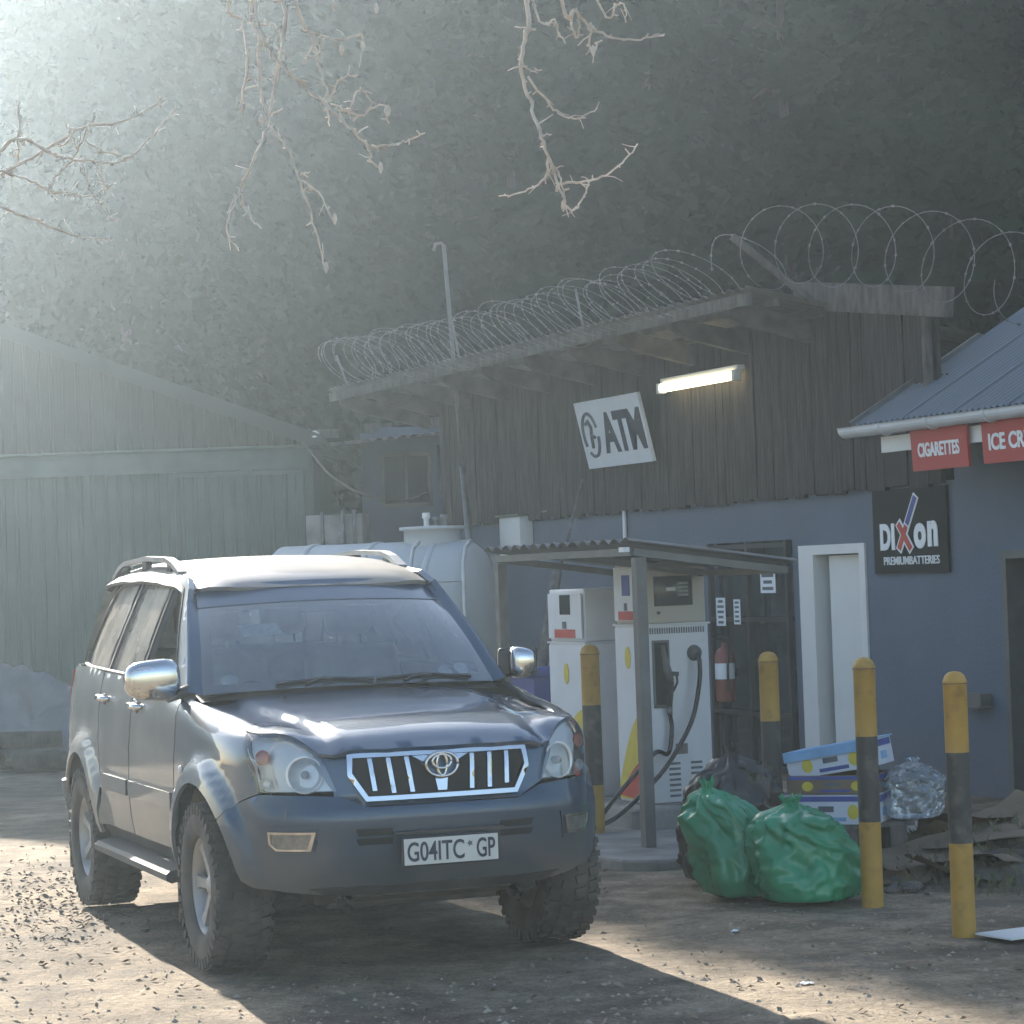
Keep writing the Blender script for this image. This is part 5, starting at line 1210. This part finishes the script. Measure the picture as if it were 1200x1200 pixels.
# ------------------------------------------------------------------ razor wire
def razor(name, axis_pts, R, turns, lab, squash=1.0, shear=0.0, wr=.007, jitter=.06, seed=1):
    rg = random.Random(seed); ax = spline(axis_pts, 40); L = [0]
    for a, b_ in zip(ax, ax[1:]): L.append(L[-1] + (b_ - a).length)
    N = int(turns * 34); pts = []; mb = MB(); Rj = [R * (1 + rg.uniform(-jitter, jitter)) for _ in range(int(turns) + 3)]; oj = [Vector((rg.uniform(-1, 1), rg.uniform(-1, 1), rg.uniform(-1, 1))) * jitter * R * 1.2 for _ in range(int(turns) + 3)]
    for i in range(N + 1):
        t_ = i / N; s_ = t_ * L[-1]
        k = min(len(ax) - 2, next((j for j in range(len(L) - 1) if L[j + 1] >= s_), len(L) - 2)); p = ax[k].lerp(ax[k + 1], (s_ - L[k]) / max(1e-6, L[k + 1] - L[k]))
        d = (ax[k + 1] - ax[k]).normalized(); sd_ = d.cross(Vector((0, 0, 1))).normalized(); up = sd_.cross(d)
        a = 2 * pi * turns * t_; kk = int(turns * t_); f = turns * t_ - kk
        r_ = Rj[kk] * (1 - f) + Rj[kk + 1] * f; o_ = oj[kk].lerp(oj[kk + 1], f)
        pts.append(p + o_ + sd_ * (r_ * cos(a)) + up * (r_ * squash * sin(a)) + d * (shear * r_ * sin(a)))
    mb.tube(pts, wr * .55, 4, False)
    for i in range(0, len(pts) - 1, 2):      # barbs: small blades across the strand
        t_ = (pts[i + 1] - pts[i]).normalized(); n_ = t_.orthogonal().normalized(); n_.rotate(Matrix.Rotation(rg.uniform(0, 6), 3, t_)); c0 = pts[i]
        mb.quad(c0 - t_ * .022, c0 + n_ * .013, c0 + t_ * .022, c0 - n_ * .013)
    o = mb.build(name, MT['galv']); return tag(o, lab, 'razor wire', 'razor wire along the shop roof')
razor('razor_wire_coil', [W(-12.0, -.78, 4.30), W(-9.0, -.78, 4.20), W(-6.0, -.78, 4.19), W(-3.0, -.78, 4.23)], .29, 46, 'tight slanted razor wire coil along the eave, left of the angled bracket', .95, -1.5, .0052, .12, 3)
razor('razor_wire_coil', [W(*wpx(862, 320, -.75)), W(*wpx(905, 290, -.6)), W(*wpx(990, 288, -.5)), W(*wpx(1065, 292, -.4)), W(*wpx(1120, 305, -.35)), W(*wpx(1165, 318, -.3)), W(*wpx(1215, 328, -.3))], .32, 8, 'open looping razor wire coil over the right end of the roof', 1.0, 0, .0068, .05, 8)
br = empty('wire_bracket', W(-2.45, -.60, 3.9), WA, 'angled timber bracket carrying the razor wire at the roof corner', 'bracket')
a = wpx(858, 277, -.95); b_ = wpx(948, 350, -.35); o0 = wl(W(-2.45, -.60, 3.9))
MB().bar((a[0] - o0[0], a[1] - o0[1], a[2] - o0[2]), (b_[0] - o0[0], b_[1] - o0[1], b_[2] - o0[2]), .06, .05).build('arm', MT['timber_grey'], br)
for z_ in (4.02,):
    tag(MB().tube([W(-12.0, -.80, z_ - .1), W(-7, -.80, z_ - .04), W(-2.6, -.80, z_)] if z_ < 4.1 else [W(a[0], -.95, 4.66), W(-1.2, -.4, 4.62), W(1.5, -.25, 4.16)], .005, 4).build('line_wire', MT['galv']), 'straight wire along the eave under the razor coil' if z_ < 4.1 else 'straight wire running through the tops of the open razor coil', 'wire')
for i, (xx, sl) in enumerate(((-11.6, .35), (-8.3, .1), (-5.3, .1))):
    tag(MB().tube([W(xx, -.80, 3.90), W(xx - sl, -.84, 4.40)], .011, 6).build('wire_post', MT['galv']), ('leaning steel stake holding the razor wire at the far left end of the roof', 'steel stake in the razor wire left of the tall pole', 'steel stake in the razor wire above the ATM sign')[i], 'stake', 'stakes holding the razor wire')

# ------------------------------------------------------------------ scrap heap by the shed (far left)
tp = at(30, 850, 26.5); mb = MB(); rg = random.Random(3)
mb.grid(lambda u, v: (-1.3 + 2.3 * u, -.8 + 1.6 * v, .02 + .78 * max(0, sin(pi * v)) ** .6 * (sin(pi * min(1, u * 1.0)) ** .5) * (1 + .6 * noise.noise(Vector((u * 4, v * 4, 1)))) + .22 * abs(noise.noise(Vector((u * 8, v * 8, 5)))) + .08 * abs(noise.noise(Vector((u * 19, v * 19, 5))))), 46, 40, True)
MT['tarp'] = mat('grey_tarpaulin', (.13, .145, .16), .5, var=.3, scale=3, bump=.6, bscale=6)
tag(mb.build('tarpaulin', MT['tarp'], None, (tp.x, 26.6, 0)), 'crumpled grey tarpaulin over a heap at the far left', 'tarpaulin')
for i, (dx_, dy_, z_, r_, rz) in enumerate(((-.55, -1.05, .13, .13, .5), (.45, -1.2, .10, .10, -.35), (-.1, -1.0, .30, .09, .25))):
    p0 = Vector((tp.x + dx_, 26.6 + dy_, z_)); dv = Vector((cos(rz), sin(rz), 0)) * (.5, .38, .62)[i]
    lg = empty('log', p0, 0, ('thick log at the bottom left of the scrap heap', 'short log at the bottom right of the scrap heap', 'log lying on top of two others in the scrap heap')[i], 'log', 'logs by the tarpaulin')
    MB().tube([-dv, dv * .2 + Vector((0, 0, .01)), dv], [r_, r_ * .97, r_ * .9], 14).build('stem', MT['trunk'], lg)
    for s_ in (-1, 1):
        d_ = dv.normalized() * s_; M = Matrix.Translation(dv * s_ * 1.001) @ d_.to_track_quat('Z', 'Y').to_matrix().to_4x4(); MB().lathe([(r_ * (.98 if s_ < 0 else .89), .002), (.001, .003)], 14, M).build('cut_end', MT['timber_grey'], lg)
# two stacked planks leaning there
pk = empty('plank_stack', (tp.x + 1.0, 26.0, 0), .2, 'short stack of grey planks at the right foot of the scrap heap', 'planks')
for i in range(3): MB().box((-.5 + .09 * i, -.10 + .03 * (i % 2), .036 * i), (.45 - .12 * i, .10, .036 * i + .033)).build('plank', MT['rafter'], pk)

# ------------------------------------------------------------------ ground litter: pebbles, leaves, dry grass
rg = random.Random(5)
def scatter(name, n, region, mk, material, lab, cat):
    mb = MB()
    for _ in range(n):
        p = region()
        if p is None: continue
        mk(mb, p)
    o = mb.build(name, MT[material]); return tag(o, lab, cat, kind='stuff')
def in_view():
    for _ in range(40):
        u = rg.uniform(-60, 1260); v = 985 + 235 * rg.random() ** .7; p = gp(u, v)
        dv = Vector((p.x + .64, p.y - 12.12, 0)); lx = dv.x * cos(radians(20.5)) + dv.y * sin(radians(20.5)); ly = -dv.x * sin(radians(20.5)) + dv.y * cos(radians(20.5))
        if -1.0 < lx < 1.0 and -.5 < ly < 3.3: continue
        q = wl(p)
        if q[1] > lpp[1] - .4 and q[0] < lpp[0] + .6: continue
        p.z = ground_z(p.x, p.y); return p
def pebble(mb, p):
    s_ = .003 + .016 * rg.random() ** 7; n0 = len(mb.v); a0 = rg.uniform(0, 6)
    for k in range(5): a = a0 + k * 2 * pi / 5; mb.v.append(p + Vector((cos(a) * s_ * rg.uniform(.7, 1.3), sin(a) * s_ * rg.uniform(.7, 1.3), 0)))
    mb.v.append(p + Vector((0, 0, s_ * .7)))
    for k in range(5): mb.face((n0 + k, n0 + (k + 1) % 5, n0 + 5))
MT['pebble'] = mat('dusty_pebble', (.38, .33, .26), .95, scale=3, col2=(.24, .21, .165), bump=.3)
scatter('pebbles', 3000, in_view, pebble, 'pebble', 'small pebbles and grit strewn over the dirt', 'pebbles')
MT['leaf_litter'] = mat('dry_leaf', (.30, .23, .155), .9, scale=30, col2=(.19, .145, .10), var=.4)
def leaf(mb, p):
    s_ = rg.uniform(.008, .026); a = rg.uniform(0, 6); d = Vector((cos(a), sin(a), rg.uniform(-.1, .4))); n_ = Vector((-sin(a), cos(a), rg.uniform(-.3, .3))) * .45; p = p + Vector((0, 0, .008))
    n0 = len(mb.v); mb.v += [p - d * s_, p + n_ * s_, p + d * s_ + Vector((0, 0, .006)), p - n_ * s_ * .9 + Vector((0, 0, .01))]; mb.face((n0, n0 + 1, n0 + 2)); mb.face((n0, n0 + 2, n0 + 3))
scatter('leaf_litter', 500, in_view, leaf, 'leaf_litter', 'dry leaves and twig bits scattered over the dirt', 'leaves')
def clod_region():
    u = rg.gauss(60, 55); v = rg.gauss(1060, 28)
    if v < 985 or v > 1130 or u > 190: return None
    p = gp(u, v); p.z = ground_z(p.x, p.y); return p
MT['clod'] = mat('dark_chips', (.20, .17, .135), .95, var=.5, scale=12)
scatter('bark_chips', 650, clod_region, leaf, 'clod', 'dark bark chips and dead leaves trodden into the ground beside the rear wheel', 'litter')
MT['dry_grass'] = mat('dull_grass', (.10, .115, .05), .9, col2=(.15, .13, .07), scale=9)
def grass_region():
    u = rg.uniform(1050, 1230); v = rg.uniform(960, 1050) if u > 1100 else rg.uniform(1000, 1040); p = gp(u, v)
    p.z = max(ground_z(p.x, p.y), mound(p.x, p.y)) - .005; return p
def blade(mb, p):
    h = rg.uniform(.03, .11); a = rg.uniform(0, 6); w = Vector((cos(a), sin(a), 0)) * .003; ln = Vector((rg.uniform(-1, 1), rg.uniform(-1, 1), 0)) * h * .6; n0 = len(mb.v)
    mb.v += [p - w, p + w, p + ln * .4 + w * .7 + Vector((0, 0, h * .7)), p + ln + Vector((0, 0, h))]; mb.face((n0, n0 + 1, n0 + 2)); mb.face((n0, n0 + 2, n0 + 3))
scatter('weeds', 900, grass_region, blade, 'dry_grass', 'low dull green weeds round the rubble heap', 'weeds')
# two pale scraps of paper on the dirt
for u, v, lab in ((861, 1090, 'pale paper scrap on the shaded dirt in front of the green bags'), (945, 1150, 'small pale wrapper on the dirt beside the sunlit strip')):
    p = gp(u, v); mb = MB(); mb.grid(lambda a, c_: ((a - .5) * .06, (c_ - .5) * .035, .008 + .012 * noise.noise(Vector((a * 3, c_ * 3, u)))), 6, 5); tag(mb.build('paper_scrap', MT['letter_white'], None, (p.x, p.y, ground_z(p.x, p.y)), u * .1), lab, 'litter')

# ------------------------------------------------------------------ trees behind the yard
def foliage_mat(name, c1, c2):
    m_ = mat(name, c1, .75, col2=c2, scale=.35, thr=(.35, .65)); nt_ = m_.node_tree; b_ = nt_.nodes['Principled BSDF']
    b_.inputs['Specular IOR Level'].default_value = .0; b_.inputs['Roughness'].default_value = 1.0; b_.inputs['Transmission Weight'].default_value = 0.0
    return m_
MT['pine'] = foliage_mat('dark_needle_foliage', (.024, .042, .022), (.009, .017, .010))
MT['broad'] = foliage_mat('dull_green_foliage', (.032, .050, .025), (.011, .021, .012))
def crown_mesh(seed, H, R, base, n_cl, per, cone, droop, leaf_s, material):
    rg_ = random.Random(seed); mb = MB(); cl = []
    while len(cl) < n_cl:
        t_ = rg_.random() ** .8; z = base + (H - base) * t_; prof = (1 - t_) ** .75 if cone else max(.15, sin(pi * (0.12 + .86 * t_)) ** .6)
        a = rg_.uniform(0, 2 * pi); r_ = R * prof * sqrt(rg_.uniform(.12, 1)); cl.append((Vector((r_ * cos(a), r_ * sin(a), z)), R * rg_.uniform(.10, .24) * (.72 if R > 5 else 1)))
    for c0, cr_ in cl:
        outd = Vector((c0.x, c0.y, 0)); outd = outd.normalized() if outd.length > .01 else Vector((1, 0, 0))
        for _ in range(per):
            d = Vector((rg_.gauss(0, 1), rg_.gauss(0, 1), rg_.gauss(0, .6))).normalized() * cr_ * rg_.random() ** .4; p = c0 + d
            ax = (outd * .7 + Vector((rg_.gauss(0, .5), rg_.gauss(0, .5), -droop + rg_.gauss(0, .4)))).normalized(); sd_ = ax.cross(Vector((rg_.gauss(0, 1), rg_.gauss(0, 1), rg_.gauss(0, 1)))).normalized()
            l_ = leaf_s * rg_.uniform(.6, 1.4); w_ = l_ * rg_.uniform(.22, .4); n0 = len(mb.v)
            mb.v += [p - ax * l_ * .5, p + sd_ * w_, p + ax * l_ * .5, p - sd_ * w_]; mb.face((n0, n0 + 1, n0 + 2, n0 + 3))
    return mb.mesh('crown', MT[material])
def trunk_mesh(H, r, seed, n_l=10):
    rg_ = random.Random(seed); mb = MB(); mb.tube([(0, 0, -.3), (.05, 0, H * .3), (-.05, .05, H * .6), (0, 0, H * .92)], [r, r * .8, r * .5, r * .15], 10)
    for i in range(n_l):
        z = H * rg_.uniform(.2, .85); a = rg_.uniform(0, 6.28); l_ = (H - z) * .28; mb.tube([(0, 0, z), (cos(a) * l_ * .5, sin(a) * l_ * .5, z + .15 * l_), (cos(a) * l_, sin(a) * l_, z + .1 * l_)], [r * .25, r * .16, r * .06], 6)
    return mb.mesh('trunk', MT['trunk'])
protoA = [(crown_mesh(101 + i, 15, 2.9, 1.2, 170, 190, True, .5, .26, 'pine'), trunk_mesh(15, .24, i)) for i in range(2)]
protoB = [(crown_mesh(201 + i, 13, 3.2, 1.4, 170, 190, False, .15, .24, 'broad'), trunk_mesh(13, .22, 9 + i)) for i in range(2)]
protoC = (crown_mesh(301, 16.5, 7.0, 1.3, 1000, 130, True, .5, .25, 'pine'), trunk_mesh(16, .24, 77))
TREES = [  # x, y, scale, kind, label
    (-12.6, 47, .86, 0, 'dark conifer at the far left behind the shed'), (-9.6, 46, .88, 1, 'dull green tree behind the left part of the shed'), (-6.6, 45, 1.12, 0, 'dark conifer half hidden behind the widest conifer above the shed'),
    (-6.2, 41.5, 1.1, 0, 'very tall broad dark conifer, widest crown directly behind the shed'), (-2.0, 46, 1.5, 0, 'dark conifer behind the tall thin pole'), (0.2, 44, 1.3, 1, 'broad dark tree behind the left end of the razor wire'),
    (2.4, 42, 1.25, 0, 'dark conifer behind the middle of the shop roof'), (4.6, 41, 1.25, 1, 'broad dark tree behind the ATM sign end of the roof'), (6.6, 38, 1.2, 0, 'dark conifer behind the angled bracket'),
    (8.4, 37, 1.25, 1, 'broad dark tree behind the open razor wire loops'), (10.6, 36, 1.2, 0, 'dark conifer at the right behind the iron roof'), (12.8, 35, 1.2, 1, 'broad dark tree at the far right edge'),
    (-8.2, 51, 1.02, 1, 'tall tree standing back behind the shed ridge'), (-3.2, 51, 1.4, 0, 'tall dark conifer standing back left of centre'), (1.4, 51, 1.45, 0, 'tall dark conifer standing back in the centre'), (6.0, 48, 1.45, 0, 'tall dark conifer standing back right of centre'), (10.2, 45, 1.4, 0, 'tall dark conifer standing back at the right'), (14.6, 41, 1.4, 0, 'tall dark conifer standing back at the right edge')]
for i, (x, y, s_, kind, lab) in enumerate(TREES):
    cm, tm = (protoA, protoB)[kind][i % 2] if not lab.startswith('very') else protoC
    r_ = empty('conifer_tree' if kind == 0 else 'broadleaf_tree', (x, y, 0), i * 1.7, lab, 'tree', 'dark trees behind the yard')
    for nm, me in (('trunk', tm), ('crown', cm)):
        o = bpy.data.objects.new(nm, me); link(o, r_); o.scale = (s_ * 1.05, s_ * 1.05, s_) if nm == 'crown' else (.6, .6, s_)
        if nm == 'crown' and lab.startswith('very tall'): o.scale = (1, 1, 1.02)

# ------------------------------------------------------------------ bare tree in the foreground: trunk left of the frame, limbs overhead, twigs hanging into view
bt_ = empty('bare_tree', (-4.6, 8.6, 0), 0, 'leafless tree whose pale hanging twigs reach into the top of the picture', 'tree')
O_ = Vector((-4.6, 8.6, 0))
def LB(p): return Vector(p) - O_
MB().tube([LB((-4.6, 8.6, -.2)), LB((-4.55, 8.6, 1.5)), LB((-4.4, 8.6, 3.2)), LB((-4.2, 8.65, 4.6))], [.20, .17, .15, .12], 12).build('trunk', MT['bark'], bt_)
limbs = {'A': [(-4.4, 8.6, 3.2), (-3.6, 8.6, 3.6), (-2.6, 8.5, 3.45), (-1.95, 8.5, 3.0)], 'B': [(-4.2, 8.65, 4.6), (-2.8, 8.8, 5.2), (-1.6, 8.7, 5.0), (-.75, 8.6, 4.2)], 'C': [(-2.8, 8.8, 5.2), (-1.4, 8.9, 5.7), (-.4, 8.8, 5.4), (.03, 8.6, 4.5)]}
for k, l_ in limbs.items():
    pts = spline(l_, 8); n_ = len(pts); r0 = .085 if k != 'C' else .06
    MB().tube([LB(p) for p in pts], [r0 - (r0 - .018) * i / (n_ - 1) for i in range(n_)], 9).build('limb', MT['bark'], bt_)
rt = random.Random(17)
def twig(px, Y, r0, r1, start=None, nodes=True):
    """a hanging twig traced through picture points at distance Y"""
    P = [at(u, v, Y + rt.uniform(-.05, .05)) for u, v in px]
    if start is not None: P = [Vector(start)] + P
    pts = spline(P, 5); n_ = len(pts); pts = [p + Vector((rt.gauss(0, .0025), rt.gauss(0, .006), rt.gauss(0, .0025))) for p in pts]
    mb = MB(); mb.tube([LB(p) for p in pts], [.8 * (r0 + (r1 - r0) * (i / (n_ - 1))) for i in range(n_)], 6)
    if nodes:
        for i in range(2, n_ - 1, 3):
            d = Vector((rt.gauss(0, 1), rt.gauss(0, 1), rt.gauss(-.1, .8))).normalized() * rt.uniform(.008, .03); mb.tube([LB(pts[i]), LB(pts[i] + d)], [r1 * 1.1, r1 * .8], 5)
    if nodes and len(px) > 2:      # side shoots
        for i in range(3, n_ - 1, 4):
            t0 = (pts[i + 1] - pts[i - 1]).normalized(); sd_ = Vector((rt.gauss(0, 1), rt.gauss(0, .6), rt.gauss(0, 1))).normalized(); d = (t0 * .5 + sd_ * .9).normalized(); l_ = rt.uniform(.015, .07)
            q_ = [pts[i], pts[i] + d * l_ * .5, pts[i] + d * l_ + Vector((0, 0, -.25 * l_ + rt.uniform(0, .4) * l_))]
            mb.tube([LB(p) for p in q_], [r1 * .7, r1 * .5, r1 * .35], 5)
    mb.build('twig', MT['bark'], bt_); return P
YB = 8.6
LBe, LCe, LAe = limbs['B'][-1], limbs['C'][-1], limbs['A'][-1]
for px, r0, r1, st in [
    ([(270, 0), (284, 25), (290, 75), (282, 130)], .010, .005, LBe), ([(295, 0), (303, 45), (305, 100), (316, 145)], .010, .006, LBe), ([(333, 0), (331, 50), (323, 100), (314, 148)], .011, .006, LBe),
    ([(314, 148), (298, 185), (283, 220), (266, 266), (278, 292)], .007, .003, None), ([(283, 225), (288, 250), (306, 268)], .004, .003, None), ([(316, 148), (336, 172), (352, 215), (370, 270), (382, 318)], .008, .003, None), ([(352, 210), (372, 225), (392, 262)], .005, .003, None), ([(352, 203), (362, 203)], .004, .003, None),
    ([(300, 15), (330, 75), (356, 100), (385, 125), (408, 148), (432, 172)], .009, .006, LBe), ([(345, 0), (366, 45), (375, 80), (386, 115)], .008, .005, LBe), ([(386, 118), (400, 92), (419, 88)], .005, .003, None), ([(392, 125), (420, 135), (448, 122), (455, 145)], .005, .003, None), ([(388, 122), (410, 128), (420, 105), (440, 122)], .004, .003, None), ([(432, 172), (455, 170), (476, 166), (496, 155)], .006, .003, None), ([(432, 172), (436, 190), (449, 198)], .005, .003, None), ([(384, 128), (386, 148)], .004, .003, None),
    ([(352, 35), (378, 42), (402, 46), (424, 40), (426, 58)], .006, .003, None), ([(376, 42), (374, 60), (356, 74)], .004, .003, None), ([(303, 28), (325, 30), (331, 40)], .004, .003, None),
    ([(617, 0), (616, 40), (611, 78), (622, 120), (634, 160), (645, 190), (655, 215), (663, 242)], .011, .005, LCe), ([(618, 92), (645, 122), (662, 137), (680, 138), (700, 127)], .006, .003, None), ([(643, 190), (638, 208), (615, 224), (585, 230)], .006, .003, None), ([(655, 216), (680, 213), (705, 208), (730, 190), (748, 168)], .006, .003, None), ([(663, 242), (672, 246), (684, 232), (690, 214)], .005, .003, None), ([(613, 76), (622, 82), (635, 82)], .004, .003, None), ([(636, 158), (646, 158)], .004, .003, None), ([(645, 190), (655, 205), (662, 236)], .005, .004, None),
    ([(625, 3), (650, 22), (656, 40), (662, 50)], .006, .003, LCe), ([(657, 0), (672, 12), (690, 28), (718, 44), (750, 46), (778, 41)], .009, .003, LCe), ([(672, 12), (669, 28), (677, 44), (680, 25)], .005, .004, None), ([(693, 28), (691, 50), (695, 60), (704, 47)], .006, .004, None), ([(700, 0), (720, 4), (732, 6), (733, 25)], .006, .003, LCe),
    ([(-30, 180), (0, 176), (22, 162), (60, 180), (85, 188)], .010, .006, LAe), ([(22, 118), (22, 160), (18, 195), (0, 208)], .006, .004, None), ([(60, 172), (100, 148), (135, 145), (165, 132), (196, 115)], .007, .004, LAe), ([(85, 188), (110, 190), (140, 190), (160, 178), (185, 152), (210, 125)], .006, .003, None), ([(85, 188), (70, 205), (56, 222), (80, 228), (110, 228), (136, 214)], .006, .003, None), ([(95, 192), (105, 215), (125, 252), (138, 256)], .006, .003, None), ([(112, 190), (120, 215), (128, 250)], .004, .003, None), ([(-30, 230), (5, 244), (50, 262), (90, 276), (130, 281)], .009, .003, LAe), ([(85, 186), (100, 160), (113, 128)], .005, .003, None), ([(-30, 196), (10, 205), (35, 212), (55, 222)], .007, .004, LAe), ([(60, 172), (82, 165), (80, 145)], .004, .003, None), ([(100, 166), (120, 178), (140, 180)], .004, .003, None)]:
    twig(px, YB + rt.uniform(-.12, .12), r0, r1, st)
# a few dry seed pods / curled leaves still hanging
for u, v in ((283, 125), (306, 140), (391, 5), (441, 8), (400, 57), (425, 53), (382, 312), (446, 195), (392, 255), (455, 128), (695, 58), (660, 240)):
    p = at(u, v, YB); mb = MB(); mb.lathe([(.001, .016), (.007, .008), (.009, -.006), (.004, -.02), (.001, -.024)], 7, Matrix.Translation(LB(p))); mb.build('seed_pod', MT['bark'], bt_)

# ------------------------------------------------------------------ haze: one closed box of even, thin air round everything, added to stand in for lens glare too
hz = MB().box((-59, -17, -1.3), (59, 99, 27.5)).build('haze')
hm = bpy.data.materials.new('haze_glare_veil'); hm.use_nodes = True; nt = hm.node_tree
for n_ in list(nt.nodes): nt.nodes.remove(n_)
out = nt.nodes.new('ShaderNodeOutputMaterial'); pv = nt.nodes.new('ShaderNodeVolumePrincipled')
pv.inputs['Color'].default_value = (.73, .88, .99, 1); pv.inputs['Density'].default_value = HAZE_DENSITY; pv.inputs['Anisotropy'].default_value = HAZE_G
for k_ in ('Density Attribute', 'Color Attribute', 'Temperature Attribute'): pv.inputs[k_].default_value = ''
hm.cycles.homogeneous_volume = True
nt.links.new(pv.outputs[0], out.inputs['Volume']); hz.data.materials.append(hm)
tag(hz, 'thin pale haze filling the yard, standing in for lens glare too', 'haze', kind='stuff')
